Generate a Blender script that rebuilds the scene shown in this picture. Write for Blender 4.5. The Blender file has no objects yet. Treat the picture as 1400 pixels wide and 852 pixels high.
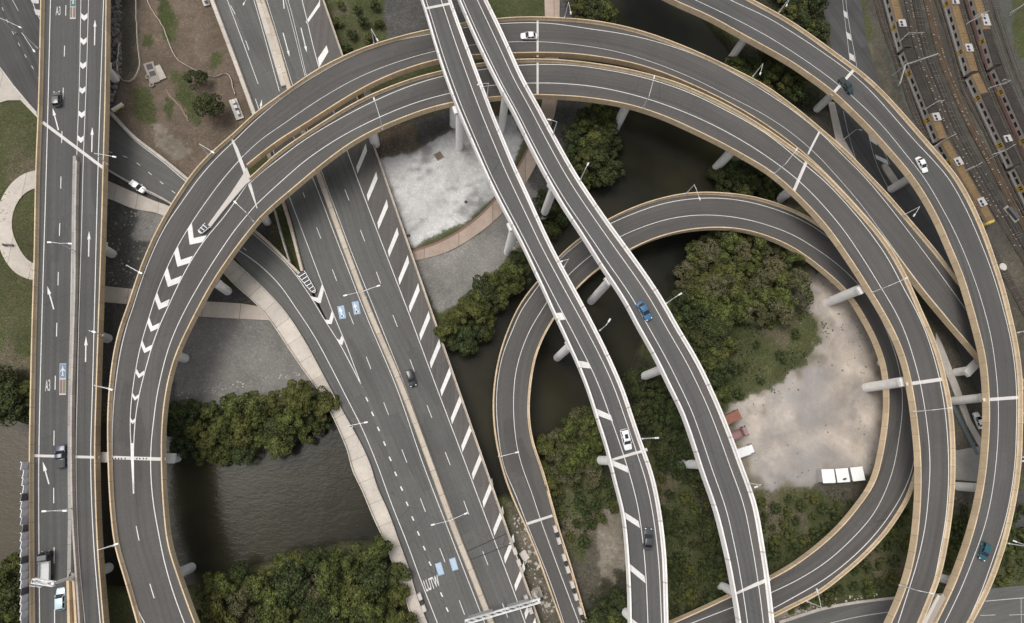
import bpy, math, random
import numpy as np
from mathutils import Matrix, Vector
random.seed(7); RNG = np.random.default_rng(7)
SC = bpy.context.scene
COL = SC.collection
R_ = math.radians

# ------------------------------------------------------------------ camera geometry
F = 800.0; W0, H0 = 1400, 852; CAMH = 148.0; NADIR = (620.0, 620.0)
_n = np.array([(NADIR[0]-W0/2)/F, -(NADIR[1]-H0/2)/F, -1.0]); _n /= np.linalg.norm(_n)
ZW = -_n
XW = np.array([1.0, 0, 0]) - ZW[0]*ZW; XW /= np.linalg.norm(XW)
YW = np.cross(ZW, XW)
M3 = np.array([XW, YW, ZW])            # cam -> world
def P(px, py, z=0.0):
    """ground-plan point under the drone for a photo position and a real height"""
    px = np.asarray(px, float); py = np.asarray(py, float); z = np.asarray(z, float)
    d = np.stack([(px-W0/2)/F, -(py-H0/2)/F, -np.ones_like(px)], -1)
    w = d @ M3.T
    t = (z-CAMH)/w[..., 2]
    return np.stack([w[..., 0]*t, w[..., 1]*t, np.broadcast_to(z, px.shape)], -1)

cam = bpy.data.cameras.new('camera'); co = bpy.data.objects.new('camera', cam); COL.objects.link(co)
cam.sensor_width = 36; cam.lens = F/W0*36; cam.clip_end = 20000; cam.clip_start = 1
m = Matrix([list(M3[0])+[0], list(M3[1])+[0], list(M3[2])+[CAMH], [0, 0, 0, 1]])
co.matrix_world = m
SC.camera = co
SC.view_settings.view_transform = 'Standard'; SC.view_settings.look = 'None'; SC.view_settings.exposure = 0

# ------------------------------------------------------------------ light
SUN_EL, SUN_AZ = 66.0, 295.0     # degrees; azimuth clockwise from +Y
wd = bpy.data.worlds.new('World'); SC.world = wd; wd.use_nodes = True
nt = wd.node_tree; bg = nt.nodes['Background']
sky = nt.nodes.new('ShaderNodeTexSky'); sky.sky_type = 'NISHITA'; sky.sun_disc = False
sky.sun_elevation = R_(SUN_EL); sky.sun_rotation = R_(SUN_AZ); sky.air_density = 1.0; sky.dust_density = 4.0; sky.ozone_density = 1.0
hs = nt.nodes.new('ShaderNodeHueSaturation'); hs.inputs['Saturation'].default_value = 0.22
nt.links.new(sky.outputs[0], hs.inputs['Color']); nt.links.new(hs.outputs[0], bg.inputs[0])
bg.inputs[1].default_value = 0.172
sl = bpy.data.lights.new('sun', 'SUN'); sl.energy = 1.35; sl.angle = R_(30); sl.color = (1, .955, .88)
so = bpy.data.objects.new('sun', sl); COL.objects.link(so)
so.rotation_euler = (R_(90-SUN_EL), 0, R_(180-SUN_AZ)+math.pi*0)
_d = Vector((math.sin(R_(SUN_AZ))*math.cos(R_(SUN_EL)), math.cos(R_(SUN_AZ))*math.cos(R_(SUN_EL)), math.sin(R_(SUN_EL))))
so.rotation_euler = _d.to_track_quat('Z', 'Y').to_euler()

# ------------------------------------------------------------------ object helpers
def tag(o, label=None, cat=None, group=None, kind=None):
    if label: o['label'] = label
    if cat: o['category'] = cat
    if group: o['group'] = group
    if kind: o['kind'] = kind
    return o
def empty(name, loc=(0, 0, 0), rz=0.0, parent=None):
    o = bpy.data.objects.new(name, None); COL.objects.link(o); o.location = loc; o.rotation_euler = (0, 0, rz)
    o.empty_display_size = .5
    if parent: o.parent = parent
    return o
class MB:
    def __init__(s): s.v = []; s.f = []; s.mi = []; s.uv = {}
    def add(s, vs, fs, mi=0, uvs=None):
        b = len(s.v); s.v += [tuple(map(float, q)) for q in vs]
        for k, f in enumerate(fs):
            if uvs is not None: s.uv[len(s.f)] = [uvs[i] for i in f]
            s.f.append(tuple(b+i for i in f)); s.mi.append(mi)
    def box(s, c, sx, sy, sz, rz=0.0, mi=0, taper=1.0):
        """box centred in x,y with its base at c.z"""
        cs, sn = math.cos(rz), math.sin(rz); vs = []
        for k in (0, 1):
            t = taper if k else 1.0
            for a, b in ((-1, -1), (1, -1), (1, 1), (-1, 1)):
                x, y = a*sx/2*t, b*sy/2*t
                vs.append((c[0]+x*cs-y*sn, c[1]+x*sn+y*cs, c[2]+k*sz))
        s.add(vs, [(3, 2, 1, 0), (4, 5, 6, 7), (0, 1, 5, 4), (1, 2, 6, 5), (2, 3, 7, 6), (3, 0, 4, 7)], mi)
    def tube(s, pts, rad, n=8, mi=0, cap=True):
        pts = [Vector(p) for p in pts]; k = len(pts)
        if not hasattr(rad, '__len__'): rad = [rad]*k
        vs = []; up = Vector((0, 0, 1))
        for i, p in enumerate(pts):
            t = (pts[min(i+1, k-1)]-pts[max(i-1, 0)]).normalized()
            a = t.cross(up); a = a.normalized() if a.length > 1e-3 else Vector((1, 0, 0))
            b = t.cross(a)
            for j in range(n):
                q = 2*math.pi*j/n; vs.append(p+(a*math.cos(q)+b*math.sin(q))*rad[i])
        fs = [(i*n+j, i*n+(j+1) % n, (i+1)*n+(j+1) % n, (i+1)*n+j) for i in range(k-1) for j in range(n)]
        if cap: fs += [tuple(range(n)), tuple(range((k-1)*n, k*n))[::-1]]
        s.add(vs, fs, mi)
    def build(s, name, mats, parent=None, smooth=False, bevel=0.0):
        if not isinstance(mats, (list, tuple)): mats = [mats]
        me = bpy.data.meshes.new(name); me.from_pydata(s.v, [], s.f)
        for mt in mats: me.materials.append(mt)
        if len(mats) > 1: me.polygons.foreach_set('material_index', s.mi)
        if s.uv:
            ul = me.uv_layers.new(name='road')
            for p in me.polygons:
                if p.index in s.uv:
                    for li, q in zip(p.loop_indices, s.uv[p.index]): ul.data[li].uv = q
        if smooth: me.polygons.foreach_set('use_smooth', [True]*len(me.polygons))
        import bmesh
        bm = bmesh.new(); bm.from_mesh(me); bmesh.ops.recalc_face_normals(bm, faces=bm.faces)
        if bevel: bmesh.ops.bevel(bm, geom=list(bm.edges), offset=bevel, segments=1, affect='EDGES', clamp_overlap=True)
        bm.to_mesh(me); bm.free()
        o = bpy.data.objects.new(name, me); COL.objects.link(o)
        if parent: o.parent = parent
        return o
def copy_tree(o, parent=None):
    c = o.copy(); COL.objects.link(c); c.parent = parent
    for ch in o.children: copy_tree(ch, c)
    return c

# ------------------------------------------------------------------ materials
def newmat(name):
    mt = bpy.data.materials.new(name); mt.use_nodes = True
    return mt, mt.node_tree, mt.node_tree.nodes['Principled BSDF']
class NB:
    """tiny node builder"""
    def __init__(s, t): s.t = t
    def n(s, typ, **k):
        q = s.t.nodes.new(typ)
        for a, b in k.items(): setattr(q, a, b)
        return q
    def link(s, a, b): s.t.links.new(a, b)
    def noise(s, vec, scale, detail=4, rough=.55, dist=0):
        q = s.n('ShaderNodeTexNoise'); q.inputs['Scale'].default_value = scale; q.inputs['Detail'].default_value = detail
        q.inputs['Roughness'].default_value = rough; q.inputs['Distortion'].default_value = dist
        if vec is not None: s.link(vec, q.inputs['Vector'])
        return q.outputs['Fac']
    def ramp(s, fac, stops, interp='LINEAR'):
        q = s.n('ShaderNodeValToRGB'); q.color_ramp.interpolation = interp
        while len(q.color_ramp.elements) < len(stops): q.color_ramp.elements.new(.5)
        for e, (p, c) in zip(q.color_ramp.elements, stops):
            e.position = p; e.color = (c, c, c, 1) if not hasattr(c, '__len__') else tuple(c)+(1,)
        s.link(fac, q.inputs['Fac']); return q.outputs['Color']
    def mix(s, a, b, fac, mode='MIX'):
        q = s.n('ShaderNodeMix', data_type='RGBA', blend_type=mode)
        for si, val in ((6, a), (7, b), (0, fac)):
            sock = q.inputs[si]
            if hasattr(val, 'is_output'): s.link(val, sock)
            elif hasattr(val, '__len__'): sock.default_value = tuple(val)+(1,)
            else: sock.default_value = val if si == 0 else (val, val, val, 1)
        return q.outputs[2]
    def mapping(s, vec, scale=(1, 1, 1), loc=(0, 0, 0), rot=(0, 0, 0)):
        q = s.n('ShaderNodeMapping'); q.inputs['Scale'].default_value = scale; q.inputs['Location'].default_value = loc
        q.inputs['Rotation'].default_value = rot
        s.link(vec, q.inputs['Vector']); return q.outputs[0]
    def math(s, op, a, b=None):
        q = s.n('ShaderNodeMath', operation=op)
        for sock, val in ((q.inputs[0], a), (q.inputs[1], b)):
            if val is None: continue
            if hasattr(val, 'is_output'): s.link(val, sock)
            else: sock.default_value = val
        return q.outputs[0]
    def bump(s, h, strength, dist, bsdf):
        q = s.n('ShaderNodeBump'); q.inputs['Strength'].default_value = strength; q.inputs['Distance'].default_value = dist
        s.link(h, q.inputs['Height']); s.link(q.outputs[0], bsdf.inputs['Normal'])
def geo(b): return b.n('ShaderNodeNewGeometry').outputs['Position']
def uvn(b):
    q = b.n('ShaderNodeUVMap'); q.uv_map = 'road'; return q.outputs[0]

def asphalt(name, col, streak=.22, patch=.15, seed=0.0):
    mt, t, bs = newmat(name); b = NB(t)
    uv = uvn(b); pos = geo(b)
    st = b.noise(b.mapping(uv, (.006, 1.15, 1), (seed, seed, 0)), 1.0, 3, .6)
    st2 = b.noise(b.mapping(uv, (.03, 3.0, 1), (seed+3, seed, 0)), 1.0, 3, .6)
    pt = b.noise(b.mapping(pos, (1, 1, 1), (seed, 0, 0)), .07, 5, .6)
    gr = b.noise(pos, 2.2, 4, .75)
    c = b.mix(tuple(col), b.ramp(st, [(.3, 1-streak), (.7, 1+streak)]), 1.0, 'MULTIPLY')
    c = b.mix(c, b.ramp(st2, [(.3, 1-streak*.2), (.7, 1+streak*.2)]), 1.0, 'MULTIPLY')
    c = b.mix(c, b.ramp(pt, [(.3, 1-patch), (.72, 1+patch)]), 1.0, 'MULTIPLY')
    c = b.mix(c, b.ramp(gr, [(.25, .86), (.75, 1.14)]), 1.0, 'MULTIPLY')
    pa = b.n('ShaderNodeTexVoronoi', distance='CHEBYCHEV'); pa.inputs['Scale'].default_value = 1.0
    b.link(b.mapping(uv, (.045, .28, 1), (seed*3, seed, 0)), pa.inputs['Vector']); ps = b.n('ShaderNodeSeparateColor'); b.link(pa.outputs['Color'], ps.inputs[0])
    c = b.mix(c, b.ramp(ps.outputs[0], [(0, .80), (.07, .84), (.075, 1.0), (.94, 1.0), (.945, 1.13), (1, 1.15)], 'CONSTANT'), .6, 'MULTIPLY')
    oi = b.noise(b.mapping(uv, (.02, .9, 1), (seed+11, 2, 0)), 1.0, 5, .75); c = b.mix(c, b.ramp(oi, [(.60, 1.0), (.78, .72)]), 1.0, 'MULTIPLY')
    # tar-sealed cracks, sparse
    vo = b.n('ShaderNodeTexVoronoi', feature='DISTANCE_TO_EDGE'); vo.inputs['Scale'].default_value = .12
    b.link(b.mapping(pos, (1, 1, 1), (seed*7, 0, 0)), vo.inputs['Vector'])
    cr = b.math('LESS_THAN', vo.outputs['Distance'], .006)
    msk = b.ramp(b.noise(b.mapping(pos, (1, 1, 1), (9+seed, 4, 0)), .03, 2), [(.56, 0), (.62, .35)])
    c = b.mix(c, (.03, .03, .03), b.math('MULTIPLY', cr, msk))
    b.link(c, bs.inputs['Base Color']); bs.inputs['Roughness'].default_value = .85
    bs.inputs['Specular IOR Level'].default_value = .25
    return mt
def concrete(name, col, var=.18, joint=4.0, stain=.25, seed=0.0, uvj=True):
    mt, t, bs = newmat(name); b = NB(t); pos = geo(b)
    big = b.noise(b.mapping(pos, (1, 1, 1), (seed, 0, 0)), .25, 5, .65)
    fine = b.noise(pos, 3.0, 4, .7)
    c = b.mix(tuple(col), b.ramp(big, [(.28, 1-var), (.72, 1+var*.7)]), 1.0, 'MULTIPLY')
    c = b.mix(c, b.ramp(fine, [(.25, .88), (.75, 1.1)]), 1.0, 'MULTIPLY')
    sn = b.ramp(b.noise(b.mapping(pos, (1, 1, .2), (4+seed, 2, 0)), .9, 4, .7), [(.52, 0), (.75, stain)])
    c = b.mix(c, (col[0]*.35, col[1]*.32, col[2]*.28), sn)
    if uvj:
        uv = uvn(b); sx = b.n('ShaderNodeSeparateXYZ'); b.link(uv, sx.inputs[0])
        fr = b.math('FRACT', b.math('DIVIDE', sx.outputs[0], joint))
        c = b.mix(c, (col[0]*.5, col[1]*.47, col[2]*.43), b.math('MULTIPLY', b.math('LESS_THAN', fr, .028), .7))
        # panel-to-panel tone
        fl = b.math('FLOOR', b.math('DIVIDE', sx.outputs[0], joint))
        wn = b.n('ShaderNodeTexWhiteNoise', noise_dimensions='1D'); b.link(fl, wn.inputs['W'])
        c = b.mix(c, b.ramp(wn.outputs['Value'], [(0, .9), (1, 1.06)]), 1.0, 'MULTIPLY')
    b.link(c, bs.inputs['Base Color']); bs.inputs['Roughness'].default_value = .9
    bs.inputs['Specular IOR Level'].default_value = .2
    return mt
def plain(name, col, rough=.5, metal=0.0, var=.1, scale=1.5, spec=.5, coat=0.0):
    mt, t, bs = newmat(name); b = NB(t); tc = b.n('ShaderNodeTexCoord').outputs['Object']
    c = b.mix(tuple(col), b.ramp(b.noise(tc, scale, 4, .65), [(.3, 1-var), (.7, 1+var)]), 1.0, 'MULTIPLY')
    b.link(c, bs.inputs['Base Color']); bs.inputs['Roughness'].default_value = rough; bs.inputs['Metallic'].default_value = metal
    bs.inputs['Specular IOR Level'].default_value = spec; bs.inputs['Coat Weight'].default_value = coat
    bs.inputs['Coat Roughness'].default_value = .08
    return mt
def paintmat(name, col, wear=.35):
    mt, t, bs = newmat(name); b = NB(t); pos = geo(b)
    w = b.ramp(b.noise(pos, 1.6, 5, .75), [(.42, 0), (.8, wear)])
    w2 = b.ramp(b.noise(pos, .12, 3, .6), [(.35, 0), (.75, wear*.6)])
    c = b.mix(tuple(col), (.16, .155, .15), w); c = b.mix(c, (.2, .19, .18), w2)
    b.link(c, bs.inputs['Base Color']); bs.inputs['Roughness'].default_value = .7
    return mt

AS_RING = asphalt('asphalt_ring', (.090, .085, .080), .16, .10, 1.0)
AS_HWY = asphalt('asphalt_highway', (.108, .107, .101), .13, .12, 5.0)
AS_FLY = asphalt('asphalt_flyover', (.094, .091, .087), .15, .08, 9.0)
AS_ARC = asphalt('asphalt_arc', (.086, .083, .079), .17, .08, 13.0)
AS_LEFT = asphalt('asphalt_left', (.086, .085, .081), .17, .08, 17.0)
AS_GRND = asphalt('asphalt_ground', (.072, .071, .069), .2, .16, 21.0)
AS_RED = asphalt('asphalt_shoulder', (.108, .099, .092), .12, .10, 25.0)
TAN = concrete('concrete_tan', (.62, .485, .325), .14, 4.0, .15, 1.0)
CREAM = concrete('concrete_cream', (.80, .765, .735), .06, 12.0, .10, 2.0)
GIRD = concrete('concrete_girder', (.42, .38, .33), .2, 4.0, .3, 3.0, False)
CPIER = concrete('concrete_pier_white', (.84, .82, .80), .06, 4.0, .12, 14.0, False)
PIERC = concrete('concrete_pier', (.78, .76, .73), .10, 4.0, .25, 4.0, False)
PATHC = concrete('concrete_path', (.52, .47, .41), .14, 5.5, .25, 5.0)
KERB = concrete('concrete_kerb', (.45, .41, .37), .18, 3.0, .3, 6.0)
BARR = concrete('concrete_barrier', (.50, .43, .35), .15, 6.0, .2, 7.0)
WHITE = paintmat('road_paint_white', (.74, .72, .69), .32)
WHITE2 = paintmat('road_paint_worn', (.55, .54, .52), .5)
PALEB = paintmat('road_paint_pale_blue', (.42, .53, .64), .3)
BLUEP = paintmat('road_paint_blue', (.30, .42, .56), .3)
BLUED = paintmat('road_paint_dark_blue', (.12, .22, .36), .5)
REDP = paintmat('road_paint_red', (.22, .10, .08), .6)
GREENP = paintmat('road_paint_green', (.04, .13, .12), .4)
OCHREP = paintmat('road_paint_ochre', (.19, .15, .08), .6)
MEDG = concrete('concrete_median', (.34, .325, .305), .16, 5.0, .25, 15.0)
JOINT = concrete('joint_concrete', (.60, .57, .54), .12, 3.0, .2, 8.0, False)
STEEL = plain('galvanised_steel', (.62, .62, .62), .45, .35, .08)
DARKM = plain('dark_metal', (.03, .03, .035), .5, .3)
WHITEM = plain('white_metal', (.74, .74, .73), .45, 0, .05)

# ------------------------------------------------------------------ curve helpers (photo plan)
def dense(pts, step=2.0, sigma=0.0, ext=(0, 0)):
    p = np.array(pts, float)
    if len(p) == 2:
        n = max(2, int(np.hypot(*(p[1]-p[0]))/step)+1); q = p[0]+(p[1]-p[0])*np.linspace(0, 1, n)[:, None]
    else:
        a = np.vstack([2*p[0]-p[1], p, 2*p[-1]-p[-2]]); out = []
        for i in range(1, len(a)-2):
            p0, p1, p2, p3 = a[i-1], a[i], a[i+1], a[i+2]
            # centripetal-like tangents
            d1 = max(np.hypot(*(p1-p0)), 1e-6); d2 = max(np.hypot(*(p2-p1)), 1e-6); d3 = max(np.hypot(*(p3-p2)), 1e-6)
            m1 = ((p1-p0)/d1*d2+(p2-p1)/d2*d1)/(d1+d2)*d2; m2 = ((p2-p1)/d2*d3+(p3-p2)/d3*d2)/(d2+d3)*d2
            n = max(2, int(d2/step)); t = np.linspace(0, 1, n, endpoint=False)[:, None]
            out.append((2*t**3-3*t**2+1)*p1+(t**3-2*t**2+t)*m1+(-2*t**3+3*t**2)*p2+(t**3-t**2)*m2)
        q = np.vstack(out+[p[-1:]])
    # uniform
    s = np.r_[0, np.cumsum(np.hypot(*np.diff(q, axis=0).T))]; n = max(2, int(s[-1]/step)+1)
    u = np.linspace(0, s[-1], n); q = np.stack([np.interp(u, s, q[:, 0]), np.interp(u, s, q[:, 1])], 1)
    e0, e1 = ext
    k = min(12, len(q)-1)
    if e0: t = (q[0]-q[k]); t /= np.hypot(*t); q = np.vstack([q[0]+t*np.arange(e0, 0, -step)[:, None], q])
    if e1: t = (q[-1]-q[-1-k]); t /= np.hypot(*t); q = np.vstack([q, q[-1]+t*np.arange(step, e1+step, step)[:, None]])
    if sigma:
        r = int(3*sigma/step); kern = np.exp(-.5*(np.arange(-r, r+1)*step/sigma)**2); kern /= kern.sum()
        r = min(r, len(q)-1)
        a = np.vstack([2*q[0]-q[1:r+1][::-1], q, 2*q[-1]-q[-r-1:-1][::-1]])
        kk = kern[len(kern)//2-r:len(kern)//2+r+1]; kk = kk/kk.sum()
        q = np.stack([np.convolve(a[:, i], kk, 'valid') for i in (0, 1)], 1)
    return q

class Ribbon:
    """a carriageway between two traced edges, real heights from anchors (px, py, z)"""
    def __init__(s, Lp, Rp, hs, zl=0.0, zr=0.0, ext=(80, 80), sigma=14.0, step=6.0):
        L = dense(Lp, 2.0, sigma, ext); Rr = dense(Rp, 2.0, sigma, ext)
        i = np.arange(0, len(L), int(step/2)); Ls = L[i]
        d = ((Ls[:, None, :]-Rr[None, :, :])**2).sum(-1); j = d.argmin(1).astype(float)
        j = np.maximum.accumulate(j)
        k = 7; jj = np.convolve(np.r_[np.full(k, j[0])-np.arange(k, 0, -1)*0, j, np.full(k, j[-1])], np.ones(2*k+1)/(2*k+1), 'valid')
        jj = np.clip(jj, 0, len(Rr)-1); jj[0] = j[0]; jj[-1] = j[-1]; mE = 14
        if not ext[0]: jj[:mE+1] = np.linspace(0, jj[mE], mE+1)
        if not ext[1]: jj[-mE-1:] = np.linspace(jj[-mE-1], len(Rr)-1, mE+1)
        ix = np.arange(len(Rr)); Rs = np.stack([np.interp(jj, ix, Rr[:, 0]), np.interp(jj, ix, Rr[:, 1])], 1)
        C = (Ls+Rs)/2; s.C = C; s.Lx = Ls; s.Rx = Rs
        sc = np.r_[0, np.cumsum(np.hypot(*np.diff(C, axis=0).T))]
        hp = []
        for (x, y, z) in hs:
            q = ((C-np.array([x, y]))**2).sum(1).argmin(); hp.append((sc[q], z))
        hp.sort(); z = np.interp(sc, [a for a, _ in hp], [b for _, b in hp])
        r = 12; z = np.convolve(np.r_[np.full(r, z[0]), z, np.full(r, z[-1])], np.ones(2*r+1)/(2*r+1), 'valid')
        s.z = z
        s.L = P(Ls[:, 0], Ls[:, 1], z+zl)[:, :2]; s.R = P(Rs[:, 0], Rs[:, 1], z+zr)[:, :2]
        s.n = len(z); v = s.R-s.L; s.w = np.hypot(*v.T); s.dir = v/s.w[:, None]
        s.mid = (s.L+s.R)/2
        s.s = np.r_[0, np.cumsum(np.hypot(*np.diff(s.mid, axis=0).T))]
    def zat(s, px, py):
        px = np.atleast_1d(np.asarray(px, float)); py = np.atleast_1d(np.asarray(py, float))
        out = []
        for x, y in zip(px, py):
            q = int(((s.C-np.array([x, y]))**2).sum(1).argmin()); bz, bd = s.z[q], 1e18
            for a in (q-1, q):
                if a < 0 or a+1 >= s.n: continue
                A, B = np.array([s.Lx[a], s.Rx[a]]), np.array([s.Lx[a+1], s.Rx[a+1]])
                # position between two cross-sections, measured at this lateral offset
                v = A[1]-A[0]; f = np.clip(((np.array([x, y])-A[0])@v)/(v@v), 0, 1); p0 = A[0]+f*v; p1 = B[0]+f*(B[1]-B[0]); d = p1-p0
                t = np.clip(((np.array([x, y])-p0)@d)/max(d@d, 1e-9), 0, 1); e = ((p0+t*d-np.array([x, y]))**2).sum()
                if e < bd: bd = e; bz = s.z[a]*(1-t)+s.z[a+1]*t
            out.append(bz)
        return np.array(out)
    def at(s, px, py):
        return P(px, py, float(s.zat(px, py)[0]))
    def pt(s, side, off, dz, i=None):
        e = s.L+s.dir*off if side == 'L' else s.R-s.dir*off
        return np.concatenate([e, (s.z+dz)[:, None]], 1)
    def sweep(s, mb, prof, closed=True, mi=0, i0=0, i1=None):
        rows = [s.pt(*p) for p in prof]; i1 = i1 or s.n; k = len(rows); vs = []; uv = []
        for i in range(i0, i1):
            for a, r in enumerate(rows):
                vs.append(r[i]); side, off, dz = prof[a]
                uv.append((s.s[i], (off if side == 'L' else s.w[i]-off)+dz*.01))
        fs = []
        m = i1-i0
        for i in range(m-1):
            for a in range(k if closed else k-1):
                c = (a+1) % k; fs.append((i*k+a, i*k+c, (i+1)*k+c, (i+1)*k+a))
        if closed: fs += [tuple(range(k)), tuple(range((m-1)*k, m*k))[::-1]]
        mb.add(vs, fs, mi, uv)

def stripmesh(mb, q3, width, mi=0, taper=None):
    """flat strip along 3-D points"""
    q3 = np.asarray(q3); t = np.gradient(q3[:, :2], axis=0); t /= np.maximum(np.hypot(*t.T), 1e-9)[:, None]
    nrm = np.stack([-t[:, 1], t[:, 0]], 1); w = np.full(len(q3), width) if taper is None else np.asarray(taper)
    a = q3.copy(); a[:, :2] += nrm*w[:, None]/2; b = q3.copy(); b[:, :2] -= nrm*w[:, None]/2
    n = len(q3); vs = np.vstack([a, b]); fs = [(i, i+1, n+i+1, n+i) for i in range(n-1)]
    mb.add(vs, fs, mi)
EPS = .02
def paint(rb, mb, pts, width=.16, dash=None, mi=0, sigma=8.0, ext=(0, 0), lift=EPS):
    q = dense(pts, 3.0, sigma if len(pts) > 3 else 0, ext)
    z = rb.zat(q[:, 0], q[:, 1]) if rb is not None else np.zeros(len(q))
    q3 = P(q[:, 0], q[:, 1], z+lift)
    if dash is None and mi == 0 and width < .25: width *= .86
    if dash is None: stripmesh(mb, q3, width, mi); return
    on, off, ph = dash; s = np.r_[0, np.cumsum(np.hypot(*np.diff(q3[:, :2], axis=0).T))]
    a = ph
    while a+on < s[-1]:
        u = np.linspace(a, a+on, max(2, int(on/1.0)+1))
        stripmesh(mb, np.stack([np.interp(u, s, q3[:, k]) for k in range(3)], 1), width, mi); a += on+off
def quadpx(rb, mb, pts, mi=0, lift=EPS, z=None):
    p = np.array(pts, float); zz = (rb.zat(p[:, 0], p[:, 1]) if rb is not None else np.full(len(p), z or 0))+lift
    mb.add(P(p[:, 0], p[:, 1], zz), [tuple(range(len(p)))], mi)
def planpoly(mb, org, ang, pts, mi=0):
    """polygon given in metres in a local frame (x right, y along travel) at org, heading ang"""
    c, s = math.cos(ang), math.sin(ang)
    mb.add([(org[0]+x*c-y*s, org[1]+x*s+y*c, org[2]) for x, y in pts], [tuple(range(len(pts)))], mi)
def head(rb, x0, y0, x1, y1):
    z = float(rb.zat(x0, y0)[0]) if rb is not None else 0.0
    a, b = P(x0, y0, z), P(x1, y1, z); return math.atan2(b[1]-a[1], b[0]-a[0])-math.pi/2, a, b
def arrow(rb, mb, tail, tip, w=.18, hw=.95, hl=2.4, mi=0):
    ang, a, b = head(rb, tail[0], tail[1], tip[0], tip[1]); L = math.hypot(*(b-a)[:2]); o = a+np.array([0, 0, EPS+.004])
    planpoly(mb, o, ang, [(-w/2, 0), (w/2, 0), (w/2, L-hl), (-w/2, L-hl)], mi)
    planpoly(mb, o, ang, [(-hw/2, L-hl), (hw/2, L-hl), (0, L)], mi)
def letters(rb, mb, txt, px, py, ux, uy, wid, hgt, mi=0, lift=EPS+.004):
    """painted letters: centre px, reading-up direction (ux,uy) in the photo"""
    cu = bpy.data.curves.new('txt', 'FONT'); cu.body = txt; cu.align_x = 'CENTER'; cu.align_y = 'CENTER'; cu.size = 1
    cu.offset = .012
    to = bpy.data.objects.new('txt', cu); COL.objects.link(to); bpy.context.view_layer.update()
    me = to.to_mesh(); vs = np.array([v.co[:] for v in me.vertices]); fs = [tuple(p.vertices) for p in me.polygons]
    to.to_mesh_clear(); bpy.data.objects.remove(to); bpy.data.curves.remove(cu)
    mn, mx = vs.min(0), vs.max(0); vs = (vs-(mn+mx)/2)/np.maximum(mx-mn, 1e-6)
    ang, a, b = head(rb, px, py, px+ux, py+uy); c, s = math.cos(ang), math.sin(ang)
    x, y = vs[:, 0]*wid, vs[:, 1]*hgt
    mb.add(np.stack([a[0]+x*c-y*s, a[1]+x*s+y*c, np.full(len(x), a[2]+lift)], 1), fs, mi)

SHOW_OFFSETS = []
def pier(rb, root, bx, by, base_z=0.0, rad=1.05, mat=None, cap=True, depth=2.0):
    """round column at a real ground position, cross-head reaching under the deck"""
    b = P(bx, by, base_z); q = ((rb.mid-b[:2])**2).sum(1).argmin(); c = rb.mid[q]; top = rb.z[q]-depth
    off = (c-b[:2])@rb.dir[q]
    SHOW_OFFSETS.append((bx, by, round(float(off), 1), round(float(rb.w[q]), 1)))
    mb = MB(); zt = top-.9 if cap else top
    mb.tube([(b[0], b[1], base_z-3.5), (b[0], b[1], zt)], rad, 20)
    if cap:
        a0 = min(0, off)-1.7; a1 = max(0, off)+1.7; ax = rb.dir[q]; ang = math.atan2(ax[1], ax[0]); ctr = b[:2]+ax*(a0+a1)/2
        mb.box((ctr[0], ctr[1], zt), a1-a0, 2.0, .95, ang)
    mb.build('pier', mat or PIERC, root)
def autopier(rb, root, ss, base_z=0.0, rad=1.0, mat=None, depth=2.0, wide=False):
    for u in ss:
        q = int(np.clip(u, 0, 1)*(rb.n-1)); c = rb.mid[q]; zt = rb.z[q]-depth-.9; mb = MB()
        if zt < base_z-1: continue
        mb.tube([(c[0], c[1], base_z-3.5), (c[0], c[1], zt)], rad, 20)
        mb.box((c[0], c[1], zt), rb.w[q]*.6, 1.9, .95, math.atan2(rb.dir[q][1], rb.dir[q][0])); mb.build('pier', mat or PIERC, root)

def viaduct(name, label, rb, asph, par, cat='viaduct', ph=(1.0, 1.0), fascia=.95, depth=2.0, pw=.42, group=None, sides='LR', rail=True, thick=None):
    c = rb.mid[rb.n//2]; root = empty(name, (0, 0, 0)); tag(root, label, cat, group)
    mb = MB(); o = pw*.9
    rb.sweep(mb, [('L', o if 'L' in sides else 0, 0), ('R', o if 'R' in sides else 0, 0)], closed=False); d = mb.build('deck', asph, root)
    for sd, hgt in zip('LR', ph):
        if sd not in sides: continue
        mb = MB(); rb.sweep(mb, [(sd, 0, -fascia), (sd, 0, hgt), (sd, pw*.62, hgt), (sd, pw*.75, .32), (sd, pw*1.15, .0), (sd, pw*1.15, -.3), (sd, .3, -fascia)])
        pp = mb.build('parapet', par, root)
    mb = MB()
    rb.sweep(mb, [('L', .32, -.22), ('R', .32, -.22), ('R', .34, -.8), ('R', 2.1, -1.0 if depth > 1.2 else -.85), ('R', 2.7, -depth), ('L', 2.7, -depth), ('L', 2.1, -1.0 if depth > 1.2 else -.85), ('L', .34, -.8)])
    mb.build('girder', GIRD, root)
    return root
def joint(rb, mb, p0, p1, w=.55, mi=1):
    paint(rb, mb, [p0, p1], w, None, mi, 0, lift=EPS*.5+.003)
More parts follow.
